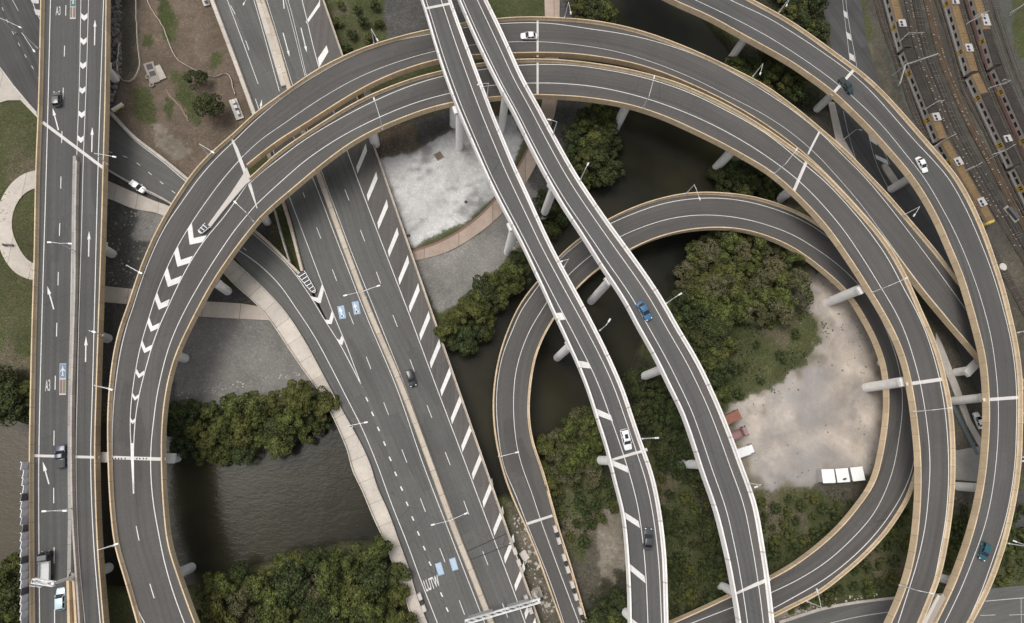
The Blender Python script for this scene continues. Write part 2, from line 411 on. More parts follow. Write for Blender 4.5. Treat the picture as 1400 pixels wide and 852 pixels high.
# ------------------------------------------------------------------ traced carriageways
RING_OUT = [(186.5,852),(168,787),(156.3,748),(150.6,700),(147,632),(146.7,560),(149,525),(155,480),(163,446),(172.3,422),(186,380),(201.5,340),(221,300),(245.4,260),(271.3,225),(284,212),(305,194),(325.5,175.6),(350,152),(376,134),(401.7,115.5),(427.5,97.5),(453.3,83.5),(479,71.5),(505,61.5),(531,53.5),(557,46),(582.5,40.5),(630,31),(683,24.3),(700,23),(735,22.3),(772,24),(803,26.3),(834,31),(865,38),(896,47.5),(927,59),(958,72),(984,84),(1010,97),(1031,107),(1050,118),(1076,137),(1102,157.3),(1122,174.5),(1148,196.5),(1166,213.5),(1184,233),(1210,260),(1236,290),(1256.7,314),(1282.5,344.5),(1308,378),(1330,406),(1372,470),(1400,520)]
RING_IN = [(274,852),(262,820.6),(249.3,784.4),(235.6,740.5),(231.7,707),(228.6,665.6),(227.5,632),(227.3,601),(229.4,564.7),(234,531),(241.5,500),(250.6,475.5),(261,453.6),(276.5,423),(286.7,403.7),(302,378),(320,352),(335,331.6),(350,311),(375.8,285.5),(401.7,264),(427.5,242),(453,221.5),(484.3,199),(518,181),(551.5,166.6),(587.7,153.7),(618.7,146),(683,138.2),(736,135.6),(759.4,136.6),(788,138),(816,141.5),(855,148.3),(878,154.8),(906.7,165),(932.5,176.5),(958,188.6),(984,201.5),(1010,216),(1050,240),(1075.8,262),(1099,285),(1127.5,317),(1148,346),(1166,372.7),(1181.7,398),(1197.5,424),(1210,446),(1220.5,468),(1231,496),(1237,523),(1242.5,554),(1246,585),(1249,616),(1250,640),(1250,665.6),(1247.6,707),(1243.7,743),(1234.7,784.4),(1223,818),(1207.6,852)]
M_IN = [(341,231),(362,214),(383.6,197.6),(417,177),(453,153.5),(489.5,131),(525.7,112.5),(562,98.5),(600.6,87.5),(650,81.5),(700,79.3),(746,78.5),(790,80.5),(829,86),(865,93),(905,106),(950,125),(1000,150),(1050,181),(1100,220),(1150,270),(1200,327),(1244,386),(1280,430.5),(1295,448),(1337,497),(1370,540)]
R_OUT = [(340,243),(358,227),(375.8,210.5),(414.6,183.4),(453,158.5),(484,139.8),(541,114.5),(572,104),(604.5,95.8),(655,86),(710,80.3),(733.6,79.8),(777.5,82),(811,85.7),(842,90.5),(876,97.6),(896,103),(922,110.5),(948,121),(974,133),(1000,146),(1025.5,161),(1050,176.5),(1076,195),(1106,217),(1127.5,236),(1153,262),(1179,290),(1200,314),(1220.5,342),(1238.6,374),(1251.5,402),(1261.5,426),(1272,448),(1284,479),(1294,515.6),(1302,554),(1305.8,595.7),(1306.5,635),(1305.8,665.6),(1302,707),(1295.4,748),(1286.4,789.6),(1275,820),(1262,852)]
def cut(pts, ax, lo=None, hi=None): return [p for p in pts if (lo is None or p[ax] >= lo) and (hi is None or p[ax] <= hi)]
iO = RING_OUT.index((325.5,175.6)); iI = RING_IN.index((375.8,285.5))
MRG = Ribbon(RING_OUT[:iO-1]+[(316,184)], RING_IN[:iI-1]+[(359,302)], [(230,852,12.2),(190,600,11.6),(240,420,11.6),(330,245,12)], 1, -.95, ext=(90,0))
MR = Ribbon([(315,185)]+RING_OUT[iO:], M_IN, [(330,215,11.97),(560,80,12.4),(735,50,12.5),(900,75,12),(1050,150,11),(1200,300,9),(1300,430,7),(1400,560,6)], 1, -.95, ext=(0,60))
RR = Ribbon(R_OUT, [(358,303)]+RING_IN[iI:], [(350,270,11.97),(600,125,13),(735,108,13.5),(900,130,14.5),(1100,250,16),(1250,450,16.5),(1270,600,16),(1255,740,14),(1232,852,12.5)], 1, -.95, ext=(0,90))
O_IN = [(780,-60),(830,-36),(870,-17),(904,0),(927,11.6),(958,24.5),(984,38),(1010,53),(1036,67),(1050,75),(1076,89.5),(1102,107.5),(1135,132),(1161,157),(1187,183),(1208,207),(1241,246),(1262,278.5),(1280,313),(1293,344),(1306,374),(1316,405),(1323,430),(1330,456),(1338,490),(1341.4,523),(1343,554),(1342.7,585),(1340.6,616),(1339,635),(1335.5,660.4),(1329,694),(1318.7,732.7),(1308,764),(1293,802.5),(1282.5,824),(1268.6,852)]
O_OUT = [(900,-70),(950,-46),(995,-21),(1030.7,0),(1050,10),(1076,24.5),(1101.7,41.5),(1127.5,60),(1153.3,79),(1174,94),(1194.7,111.5),(1215,131.7),(1236,155),(1256.7,178.5),(1277,202),(1288,214),(1311,243),(1331.6,279.7),(1349.7,321),(1362.6,358),(1375.5,398),(1382,425),(1388.4,451),(1395,487),(1398.7,523),(1399.3,554),(1398.7,585),(1397.5,625),(1393.6,662),(1387,699),(1379.4,732.7),(1370,764),(1360,792),(1348.4,818),(1330.3,852)]
OO = Ribbon(O_OUT, O_IN, [(950,0,12.2),(1250,200,12.8),(1360,550,12.3),(1300,852,12.5)], 1, -.95, ext=(40,90))
Q_OUT = [(767,852),(748,799),(733.6,758.6),(718,721),(700,681),(690,655),(683,629),(677,601),(674,575),(673.4,549),(677,510),(686,471.7),(700,436),(708,419),(720.7,401),(733.6,385.7),(764.6,350),(777.5,338),(793,325.5),(830.5,300.6),(855,288.8),(881,278.5),(906.7,271),(932.5,266),(958,264),(984,264.8),(1010,267.3),(1036,272),(1050,276),(1076,285),(1101.7,297),(1122,309.5),(1138,323),(1165,346),(1195,378),(1222,417),(1243,458),(1257,497),(1263,535),(1264,575),(1259,618),(1249,655),(1241,681),(1228,702),(1215,722),(1197,743),(1174,766),(1148,788),(1120,810),(1089,825.5),(1059,841),(1020,859),(980,874)]
Q_IN = [(802,852),(794,823),(785,792),(775,758),(764.6,727),(757,699),(747.8,665.6),(739.5,636),(733.6,622),(727,601),(723,575),(722.7,549),(726,518),(732,487),(744,458.7),(755.5,439),(789,395),(819,368.5),(860,344),(881,333.5),(906.7,324.5),(932.5,318.5),(958,315.4),(984,314.6),(1010,317),(1050,328.5),(1076,340),(1101.7,357),(1127.5,378),(1148,396),(1161,411.5),(1172,430),(1184,451),(1197,480),(1205,508),(1207,528.5),(1207.6,554),(1205,585),(1200,616),(1196,635),(1187,663),(1170,686.5),(1153,708.5),(1130,732),(1104,753.6),(1076,773.5),(1050,788),(997,811),(958,829.6),(914,849)]
QQ = Ribbon(Q_OUT, Q_IN, [(790,860,1.2),(735,740,2.0),(690,580,4),(760,400,5.5),(900,290,6.5),(1050,290,7),(1200,420,7),(1235,560,7),(1150,740,6.5),(1000,830,6),(930,860,6)], 0, -.95, ext=(80,50))
A_L = [(574.7,0),(580,15.5),(587,39),(595,67),(608,107),(624,150),(642,192),(655,222),(668,251),(686,287),(700,313),(713,338),(728,370),(744,404),(754,427),(764,447),(777.5,477),(793,511),(806,546.6),(816,580),(826.6,611),(832,634),(839.5,665.6),(848.5,699),(852.4,732.7),(855,766),(857,802.5),(858,852)]
A_R = [(617,0),(629,33.6),(644.5,75),(660,116),(675.5,157),(691,194),(702,221),(715.5,250),(731,284),(746.5,318.5),(764.6,354.7),(782.7,388),(798,416),(813.7,446),(826.6,471.7),(842,505),(855,536),(865,567),(875.7,598),(883.4,620),(890,637),(897.6,665),(904,699),(908.7,735),(911.8,771.5),(913,813),(914,852)]
AA = Ribbon(A_L, A_R, [(595,0,20),(720,250,21.5),(830,480,21),(870,650,19.5),(885,852,18)], -.95, 1, ext=(90,90))
B_L = [(625,0),(639,33.6),(655,69),(670,100),(686,131),(700,156),(715.5,188),(731,219),(751.7,257),(767,284),(785,311),(803,339),(819,365),(837,391.5),(855,420),(868,446),(886,477),(900,504),(914,533.7),(930,566),(940,595),(949,622),(953,636),(963.5,665.6),(976,702),(984,735),(992,769),(998,802.5),(1003.5,833.5),(1006,852)]
B_R = [(666.5,0),(683,33.6),(699,69),(713,101),(733.6,138),(751.7,172),(767,200),(788,237),(808.5,268),(829,298),(850,327),(870.5,355),(891,384),(909,412),(927,445),(945.4,475),(961,503),(974,531),(986.7,559.5),(998,588),(1008.7,616),(1016,637),(1026.8,665),(1036,694),(1042,727.6),(1047.5,761),(1055,815),(1059,852)]
BB = Ribbon(B_L, B_R, [(645,0,20),(770,200,21.5),(900,430,21.5),(985,640,20),(1030,852,18)], -.95, 1, ext=(90,90))
L_L = [(55,0),(51,165),(48.8,213),(45.5,365),(43.5,425),(41,525),(39.2,623),(39,700),(40,852)]
L_R = [(151.5,0),(150,155),(148.5,212),(146,310),(142.5,425),(139.5,525),(137.3,625),(138,660),(141.5,748),(150,852)]
LL = Ribbon([p for p in L_L][::-1], L_R[::-1], [(95,0,8),(90,852,8)], 1, -.95, ext=(90,90), sigma=20)
HZ = 1.6
H_R = [(443,0),(591,426),(738.7,852)]
H_L = [(288,0),(316,72),(345,150),(373,228),(400,303),(418,372),(448,440),(470,484),(495,535),(541,648),(588,770),(618,852)]
HH = Ribbon(H_L[::-1], H_R[::-1], [(500,400,HZ)], 0, 0, ext=(90,90), sigma=6)
P_R = [(318,354),(338,372),(360,393),(389,424),(414.6,462),(440.4,509),(461,548),(482,585),(498.5,616),(507,636),(515,663),(531,699),(546,740.5),(559,776.7),(569.6,813),(585,852)]
P_L = [(303,371),(325,394),(345,411),(362,429),(378,451),(396.5,479.4),(414.6,506),(438,538),(453,566),(463.7,589),(476.6,622),(480,638),(494.7,670),(510,707),(525.7,741),(541,783),(556.7,826),(564.4,852)]
S_R = [(152,157),(181,187),(225,221),(261,251),(290,272),(322,296),(350,318.5),(373,339),(399,365),(413,378),(430,410),(470,484),(502,548),(548,655),(595,780),(625,852)]
S_L = [(110,205),(150,232),(181,250),(240,282),(280,318),(320,352)]+P_R[1:]
SS = Ribbon(S_L[::-1], S_R[::-1], [(150,190,.25),(300,310,.9),(400,410,HZ-.03),(580,852,HZ-.03)], 0, 0, ext=(60,40), sigma=8)
PP = Ribbon(P_L[::-1], P_R[::-1], [(310,362,.5),(380,430,HZ+.1),(570,852,HZ+.1)], 0, 0, ext=(70,0), sigma=6)

# ------------------------------------------------------------------ viaducts
V = {}
V['MRG'] = viaduct('road_viaduct', 'wide curved viaduct with white chevrons between its two merging lanes', MRG, AS_RING, TAN)
V['MR'] = viaduct('road_viaduct', 'outer carriageway of the big curve, white car driving at its top', MR, AS_RING, TAN)
V['RR'] = viaduct('road_viaduct', 'inner carriageway of the big curve, empty, passing over the small loop', RR, AS_RING, TAN)
V['OO'] = viaduct('road_viaduct', 'outermost curved viaduct carrying three cars beside the rail yard', OO, AS_ARC, TAN)
V['QQ'] = viaduct('loop_ramp', 'low tight loop ramp circling the sandy yard below the other viaducts', QQ, AS_RING, TAN, cat='ramp')
V['AA'] = viaduct('flyover_bridge', 'high pale flyover with slanted white hatch bars along its shoulder', AA, AS_FLY, CREAM, cat='flyover', pw=.55)
V['BB'] = viaduct('flyover_bridge', 'high pale flyover without hatching carrying a blue car', BB, AS_FLY, CREAM, cat='flyover', pw=.55)
V['LL'] = viaduct('motorway_viaduct', 'straight motorway viaduct running top to bottom past the round footpath', LL, AS_LEFT, TAN)
V['HH'] = viaduct('highway_bridge', 'broad diagonal highway with central barrier and long hatched shoulder', HH, AS_HWY, BARR, cat='bridge', sides='R', ph=(.9,.9), depth=1.5)
V['PP'] = viaduct('footbridge', 'narrow pale concrete footbridge along the left edge of the diagonal highway', PP, PATHC, PATHC, cat='footbridge', ph=(.5,.65), pw=.3, depth=1.0, fascia=.6)
ss = viaduct('slip_road', 'dark slip road curving in from under the motorway to join the highway', SS, AS_HWY, KERB, cat='slip road', sides='', depth=.8)

# deck infill where the three carriageways of the curve meet
mb = MB(); pts_ = [(r.L if a == 'L' else r.R)[i] for r, a, i in ((MRG,'L',-1),(MRG,'R',-1),(RR,'R',0),(RR,'L',0),(MR,'R',0),(MR,'L',0))]
mb.add([(p[0],p[1],11.93) for p in pts_], [tuple(range(6))], 0, [tuple(p) for p in pts_]); mb.build('deck_infill', AS_RING, V['MRG'])
# reddish hatched shoulder of the highway
yy = np.arange(-80, 930, 6.0); hx = np.interp(yy, [-80,0,94,210,430,640,802,930], [391,413,436.5,476,559,638,700,749]); ex = np.interp(yy, [-80,0,426,852,930], [415,443,591,738.7,766])
mb = MB(); a_ = P(hx+.3, yy, HZ+.008); c_ = P(ex-1.5, yy, HZ+.008); n_ = len(yy); vs_ = [v for p in zip(a_, c_) for v in p]
mb.add(vs_, [(2*i,2*i+1,2*i+3,2*i+2) for i in range(n_-1)], 0, [(v[1], v[0]) for v in vs_]); mb.build('shoulder', AS_RED, V['HH'])
# shoulder of reddish asphalt on the flyovers and highway
for rb, key, a, b in ((AA,'AA',.70,.985),(BB,'BB',.70,.985),(HH,'HH',0,0)):
    if b:
        mb = MB(); rows=[]; vs=[]; uv=[]; n=rb.n
        for i in range(n):
            for t in (a, b):
                tt = t if key != 'AA' else (t if t > .9 else np.interp(i/n, [0,.45,.7,1], [.69,.66,.80,.87]))
                if key == 'BB' and t < .9: tt = np.interp(i/n, [0,.5,1], [.70,.72,.74])
                p = rb.L[i]+rb.dir[i]*rb.w[i]*tt; vs.append((p[0],p[1],rb.z[i]+.006)); uv.append((rb.s[i], rb.w[i]*tt))
        mb.add(vs, [(2*i,2*i+1,2*i+3,2*i+2) for i in range(n-1)], 0, uv); mb.build('shoulder', AS_RED, V[key])

def wallpx(pts, z, width, height, name, mat, parent=None, rb=None, taper=.7, sigma=6):
    """concrete barrier along traced plan points"""
    q = dense(pts, 6.0, sigma if len(pts) > 3 else 0); zz = rb.zat(q[:,0], q[:,1]) if rb is not None else np.full(len(q), z)
    q3 = P(q[:,0], q[:,1], zz); t = np.gradient(q3[:,:2], axis=0); t /= np.maximum(np.hypot(*t.T),1e-9)[:,None]; nr = np.stack([-t[:,1], t[:,0]],1)
    s = np.r_[0,np.cumsum(np.hypot(*np.diff(q3[:,:2],axis=0).T))]
    mb = MB(); vs=[]; uv=[]; n=len(q3)
    for i in range(n):
        for (o,h) in ((-width/2,-.3),(-width/2,.25),(-width/2*taper,height),(width/2*taper,height),(width/2,.25),(width/2,-.3)):
            vs.append((q3[i,0]+nr[i,0]*o, q3[i,1]+nr[i,1]*o, q3[i,2]+h)); uv.append((s[i], o))
    fs=[(i*6+a,i*6+a+1,(i+1)*6+a+1,(i+1)*6+a) for i in range(n-1) for a in range(5)]+[tuple(range(6)),tuple(range((n-1)*6,n*6))[::-1]]
    mb.add(vs,fs,0,uv); return mb.build(name, mat, parent)

# highway barriers
HMED = [(358.5,0),(374,45),(391,105),(411,168),(435,236),(470,332),(503,420),(547,523),(591,640),(621,722),(652,800),(672,852)]
e = dense(HMED, 4, 8, (70,70)); wallpx([tuple(p) for p in e[::6]], HZ, 1.5, .85, 'median_barrier', BARR, V['HH'])
HMED_W = [(358.5,0),(374,45),(391,105)]
o = wallpx([(345,-40),(356,0),(391,118)], HZ, 2.4, .5, 'median_kerb', PATHC, V['HH'])
o = wallpx([(272,-46),(290,0),(318,74),(346,150),(373,225)], HZ, 1.3, 1.0, 'side_barrier', PATHC, V['HH'])
o = wallpx([(383,262),(400,318),(414,372)], HZ, .9, 1.0, 'side_barrier', BARR, V['HH'])
o = wallpx([(376,288),(386,325),(397,360)], HZ, .5, .9, 'guard_wall', KERB, V['HH'])
wallpx([(152,155),(181,185.5),(225,219.5),(262,250)], .3, .9, .9, 'parapet', KERB, ss, SS)
wallpx([(340,310),(350,317.5),(373,338),(399,364),(413,378)], 1, .8, .95, 'parapet', BARR, ss, SS)
wallpx([(150,234),(181,252),(215,268),(241,283)], .5, .5, .8, 'parapet', KERB, ss, SS)
# motorway median (concrete, opening into two walls at the bottom)
wallpx([(104.5,215),(103,300),(102.5,400),(100,480),(98.2,560),(98,632),(98.5,700),(97.5,790)], 8, 1.0, .8, 'median_barrier', MEDG, V['LL'], LL)
wallpx([(107.5,222),(106,300),(105.5,400),(103,480),(101,560),(101,632),(102.5,700),(106,760),(111,830),(115,900)], 8, .5, 1.0, 'median_barrier', KERB, V['LL'], LL)
wallpx([(96.5,792),(98,852),(98.5,910)], 8, .7, 1.0, 'median_barrier', TAN, V['LL'], LL)
wallpx([(104,792),(107.5,852),(109,910)], 8, .6, 1.0, 'median_barrier', TAN, V['LL'], LL)
mb = MB(); quadpx(LL, mb, [(99,795),(104,795),(107.3,853),(108.5,900),(100,900),(99.8,852)], lift=.02); mb.build('median_gap', KERB, V['LL'])
mb = MB(); quadpx(LL, mb, [(94.5,640),(101.5,640),(103,720),(104.5,792),(95.5,792),(94.8,720)], lift=.012); mb.build('median_slab', MEDG, V['LL'])

# ------------------------------------------------------------------ paint
def marks(key, rb): return MB()
W_ = .17
# merged ring
mb = MB()
RO_LINE = [(197.6,852),(181,818),(168,776.7),(160,732.7),(155,683.7),(153.5,632),(154,575),(157.6,528.5),(165,479),(174,443),(181,422.6),(191,391),(206.7,349.5),(227,308),(248,277),(274,241),(302,210),(318,195)]
RI_LINE = [(252,852),(237.7,813),(225,769),(216,725),(210,691),(206.7,658),(206,640),(206.7,606),(210,575),(214,544),(221,510),(230,477),(240,451),(254,422),(276,383),(297,349.5),(323,312),(348,282)]
paint(MRG, mb, RO_LINE, .2, ext=(80,0)); paint(MRG, mb, RI_LINE, .2, ext=(80,0))
GL = [(333,212.6),(308,241),(283,274),(258,311),(240,342),(225,374),(213,404),(208,420),(201.5,440.7),(192.5,471.7),(184.7,510),(180,544),(178,572),(178.5,601),(181,625)]
GR = [(338,252),(305,298),(280,328),(261,357),(245.4,386),(230,419),(217,448),(206.7,477),(199,505),(191,536),(186,564.7),(183,601),(181.8,640),(182.5,675)]
paint(MRG, mb, GL, .18); paint(MRG, mb, GR, .2)
q = dense([(180.8,606),(181,625),(181.8,650),(182.6,675)], 3); stripmesh(mb, P(q[:,0],q[:,1],MRG.zat(q[:,0],q[:,1])+.02), .5, 0, np.linspace(.75,.25,len(q)))
gl = dense(GL,1,6); gr = dense(GR,1,6)
for (x,y) in [(263.5,336.6),(244,365),(230,392),(218,423),(206.7,453.6),(199,483),(191,517),(185.5,548),(182,580)]:
    # tip at (x,y): arms run back up the lines to both sides
    i = ((gl-np.array([x,y]))**2).sum(1).argmin(); j = ((gr-np.array([x,y]))**2).sum(1).argmin()
    wd_ = np.hypot(*(gl[i]-gr[j])); tng = gl[max(i-20,0)]-gl[i]; tng = tng/np.hypot(*tng)
    cpt = (gl[i]+gr[j])/2; arm = wd_*.62; th = max(5.0, min(11, wd_*.5))
    L0 = gl[i]+tng*arm; R0 = gr[j]+tng*arm*.75; T0 = cpt
    quadpx(MRG, mb, [L0, L0+tng*th, T0+tng*th*.95, T0], lift=.02); quadpx(MRG, mb, [T0, T0+tng*th*.95, R0+tng*th, R0], lift=.02)
paint(MRG, mb, [(181,690),(189,734),(205,799),(222,852)], .17, (3,9,4.5), ext=(0,60))
joint(MRG, mb, (316.5,186), (358,297), .8)
mb.build('lane_marking', [WHITE, JOINT], V['MRG'])
mb = MB()
MO = [(318,195),(350,164),(376,142),(427,106),(479,78),(531,58.5),(586,47),(640,37),(700,31.5),(752,32),(803,39),(865,49),(922,64.6),(958,78),(1010,104),(1050,128),(1089,155),(1122,182),(1160,220),(1174,233.5),(1205,269),(1238.6,312),(1269.6,353),(1298,392),(1325,430),(1365,492)]
MC = [(334,212),(350,196.5),(389,168.5),(440,134),(492,105),(544,84.5),(595,70),(650,61),(700,57.2),(735,57),(790,61.5),(844.7,71),(896,86.5),(948,107.5),(997,132),(1050,160),(1083.6,183),(1125,220),(1140,236.5),(1171,272),(1205,317),(1236,360),(1269.6,404),(1291.5,430),(1308,451),(1335.5,487)]
paint(MR, mb, MO, .2); paint(MR, mb, MC, .13)
joint(MR, mb, (735,24), (735,78)); joint(MR, mb, (1122,177), (1104.5,211))
mb.build('lane_marking', [WHITE, JOINT], V['MR'])
mb = MB()
RO = [(340,252),(360,234),(378,220),(414.6,192.5),(453,169),(510,139),(556.7,119),(606,104),(660,95),(710,89.3),(735,88.2),(777.5,89),(829,95.5),(894,110),(945.4,128),(984,146.5),(1050,184.5),(1094,220),(1127.5,248),(1158.5,280.5),(1184,311),(1213,352),(1236,395),(1252,424),(1264.4,451),(1275,482),(1284,515.6),(1291.5,557),(1295.4,595.7),(1297,635),(1296.5,666),(1293,709.5),(1286,751),(1275,803),(1256.7,852)]
R2 = [(348,282),(368,263),(389,244),(417,220),(453,195),(520.5,159.5),(569.6,140),(615,127.5),(670,117),(720.7,113.7),(764.6,114),(816,119),(881,134),(932.5,152),(984,175.5),(1050,215),(1089,244.5),(1122,277),(1153,314),(1179,352),(1205,394),(1223.5,425),(1236,451),(1247.6,484.6),(1258,523),(1265.7,567),(1270.5,611),(1271.5,640),(1269.6,676),(1264.4,722.4),(1254,769),(1241,811),(1228,852)]
paint(RR, mb, RO, .22, ext=(0,70)); paint(RR, mb, R2, .2, ext=(0,70))
joint(RR, mb, (735,81), (735,133)); joint(RR, mb, (1104,218), (1084.5,263), .8); joint(RR, mb, (1292,518), (1239,525.5), .85)
mb.build('lane_marking', [WHITE, JOINT], V['RR'])
# outer arc
mb = MB()
OA = [(870,-62),(925,-37),(965,-17),(998.4,0),(1050,24.5),(1089,48),(1127.5,73.6),(1166,102),(1194.7,129),(1225.7,164),(1256.7,199),(1273,216),(1295.4,242),(1318.7,282),(1339,327),(1357.4,375),(1372,424),(1380.7,459),(1387,497.5),(1390,541),(1389.7,585),(1387.3,636),(1382,676),(1373,717),(1357,766),(1342,808),(1322.5,852)]
OB = [(830,-56),(880,-34),(918,-15),(950.6,0),(1010,28.4),(1050,50),(1096.5,79.5),(1135,107),(1171,137),(1205,170.5),(1240,213),(1262,241),(1287.7,284),(1311,329),(1329,373),(1346,425),(1355,461),(1361,501),(1364.3,538),(1365,580),(1361.5,636),(1357.4,668),(1347,717),(1331.6,761),(1313.5,806),(1291.5,852)]
paint(OO, mb, OA, .2, ext=(0,70)); paint(OO, mb, OB, .17, ext=(0,70))
joint(OO, mb, (1170.5,92), (1137,130), .8); joint(OO, mb, (1398,543), (1344,547), .8)
mb.build('lane_marking', [WHITE, JOINT], V['OO'])
# loop
mb = MB()
QA = [(771,852),(755.5,805),(738.7,761),(720.7,717),(700,665),(693,650),(686,625),(680.7,588),(678.6,549),(682,510),(688.4,482),(700,453),(714,422),(726,405),(735,392),(768.5,351.5),(794,330),(834,306),(865,292.5),(906.7,278.5),(945.4,272),(984,271),(1023,276),(1050,283),(1081,294),(1114.6,311.5),(1137,328),(1163,351),(1191,382),(1217,420),(1237,460),(1250,498),(1256,535),(1257,575),(1252,616),(1247.6,640),(1236,671),(1218,702),(1194.7,732.7),(1163.7,763.7),(1127.5,792),(1089,814.5),(1059,831),(1010,853)]
QC = [(790.4,849),(767,787),(751.7,745.7),(738.7,709.5),(726,671),(713.5,637),(706.5,608.6),(703,580),(702,549),(705,510),(713,479.4),(726,448.4),(739,427),(749,411),(777.5,376),(807,350),(847,324),(881,309.5),(919.6,298.3),(958,294),(997,296),(1050,308),(1083.6,321),(1117,341),(1145.6,362),(1169,384),(1189.5,409),(1200,427),(1215,459),(1228,499),(1233.4,533.7),(1233.4,564.7),(1228,606),(1222.5,636),(1213,665.6),(1194.7,702),(1163.7,738),(1132.7,766),(1096.5,789.6),(1055,810),(1000,831),(938,855)]
paint(QQ, mb, QA, .2, ext=(60,0)); paint(QQ, mb, QC, .17, ext=(60,0))
joint(QQ, mb, (719,716), (755,704), .9)
mb.build('lane_marking', [WHITE, JOINT], V['QQ'])
# flyovers: lines by fraction across
def fracline(rb, fr, width, mb, mi=0):
    i = np.arange(rb.n); t = np.interp(i/(rb.n-1), [a for a,_ in fr], [b for _,b in fr])
    p = rb.L+rb.dir*(rb.w*t)[:,None]; stripmesh(mb, np.c_[p, rb.z+EPS], width, mi)
def fr_at(rb, fr): return [((((rb.C-np.array([x,y]))**2).sum(1).argmin())/(rb.n-1), t) for x,y,t in fr]
mb = MB()
fracline(AA, fr_at(AA, [(595,0,.165),(690,230,.165),(735,335,.20),(783,430,.29),(820,505,.36),(845,570,.40),(865,640,.44),(878,710,.45),(884,790,.48),(886,852,.50)]), .17, mb)
fracline(AA, fr_at(AA, [(595,0,.685),(690,230,.66),(735,335,.66),(783,430,.72),(820,505,.77),(845,570,.79),(865,640,.80),(878,710,.81),(884,790,.84),(886,852,.86)]), .17, mb)
for q4 in ([(760,428),(768,427.5),(773,437),(765,438)],[(789,493),(804.5,495.5),(809,504),(793.5,502.5)],[(813.5,558),(835,567.5),(838,576),(817,568)],[(835,628.5),(857,637.5),(859,646.5),(838,637)],[(850.5,698),(873,712.5),(875,722),(852.5,707.5)],[(860.5,770.5),(881,787.5),(882.5,797.5),(861.5,780)],[(863,845),(884,862),(885,872),(863.5,855)]):
    quadpx(AA, mb, q4, lift=.02)
joint(AA, mb, (580,12), (618,4.5), .7); joint(AA, mb, (834,629), (885,614.5), .7)
mb.build('lane_marking', [WHITE, JOINT], V['AA'])
mb = MB()
fracline(BB, fr_at(BB, [(645,0,.175),(770,230,.19),(830,345,.25),(885,430,.28),(985,640,.28),(1030,852,.28)]), .17, mb)
fracline(BB, fr_at(BB, [(645,0,.69),(770,230,.69),(830,345,.71),(885,430,.72),(985,640,.73),(1030,852,.74)]), .17, mb)
joint(BB, mb, (1003,811.5), (1053,791), .8)
mb.build('lane_marking', [WHITE, JOINT], V['BB'])
# motorway
mb = MB()
paint(LL, mb, [(69,0),(63.8,213),(57.4,430),(55,525),(53,632),(53.2,748),(54.2,852)], .2, ext=(70,70))
paint(LL, mb, [(90.3,-60),(90.3,0),(88,72),(86,137),(84,205),(82.7,273),(80.6,340),(78.8,407),(76.7,476),(75,543),(73.6,612),(73.4,679),(73.9,748),(74.4,814),(75,900)], .17, (3.2,9,3.2))
paint(LL, mb, [(141.6,0),(134.5,213),(129,430),(126.6,525),(124,632),(128.4,748),(137,852)], .2, ext=(70,70))
paint(LL, mb, [(110.6,0),(108.5,110),(105,212)], .15, ext=(70,0)); paint(LL, mb, [(121,0),(118,110),(114,215),(111.6,310),(108,430),(105.5,540),(104,632),(108,760),(116,852)], .15, ext=(70,60))
paint(LL, mb, [(101,215),(98.5,310),(96.6,425),(94.5,525),(93,632),(94,748),(95,852)], .15, ext=(0,60))
for y in (23,56,89,123,156,190):
    x = np.interp(y, [0,213], [115.8,110]); quadpx(LL, mb, [(x-4.3,y-5),(x,y-1.5),(x,y+5.5),(x-4.3,y+1.5)], lift=.02); quadpx(LL, mb, [(x,y-1.5),(x+4.3,y-5),(x+4.3,y+1.5),(x,y+5.5)], lift=.02)
for tl,tp in (((129.3,62),(130,27)),((125.5,208),(126.2,174)),((121.2,351),(121.9,316)),((117,495),(117.7,460)),((80,178),(72,148)),((73.6,423),(64.6,391)),((67,662),(58.5,631))): arrow(LL, mb, tl, tp, .26, .75, 2.1)
joint(LL, mb, (58,167), (143,231), .7)
letters(LL, mb, 'A3', 79.5, 15, 0, -10, 1.15, 2.7, 2); letters(LL, mb, 'A3', 65.3, 527, 0, -10, 1.05, 2.6, 2)
quadpx(LL, mb, [(81.5,497),(90.5,497),(90,540),(81,540)], 2, lift=.02); quadpx(LL, mb, [(81.9,498),(90.1,498),(89.8,517),(81.7,517)], 3, lift=.026); quadpx(LL, mb, [(81.9,519),(85.5,519),(85.2,538),(81.5,538)], 4, lift=.026)
quadpx(LL, mb, [(86,519),(89.8,519),(89.5,538),(85.6,538)], 5, lift=.026)
quadpx(LL, mb, [(96,-12),(104,-12),(103.5,26),(95.5,26)], 2, lift=.02); quadpx(LL, mb, [(96.4,-11),(103.6,-11),(103.4,9),(96.2,9)], 6, lift=.026); quadpx(LL, mb, [(96,10),(99,10),(98.8,24),(96,24)], 5, lift=.026); quadpx(LL, mb, [(100,10),(103.2,10),(103,24),(99.8,24)], 4, lift=.026)
def plane_mark(rb, mb, x, y, s):
    ang,a,_ = head(rb, x, y, x, y-10); o = a+np.array([0,0,.034])
    for poly in ([(-.12,-1),(.12,-1),(.14,.7),(0,1.05),(-.14,.7)],[(-.7,-.25),(0,.3),(.7,-.25),(.7,-.05),(0,.6),(-.7,-.05)],[(-.32,-1),(.32,-1),(.1,-.65),(-.1,-.65)]):
        planpoly(mb, o, ang, [(u*s*.75,v*s*1.15) for u,v in poly], 0); o = o+np.array([0,0,.004])
plane_mark(LL, mb, 85.8, 507, 1.0); plane_mark(LL, mb, 100, 0, 1.0)
mb.build('lane_marking', [WHITE, JOINT, WHITE2, BLUED, REDP, OCHREP, GREENP], V['LL'])
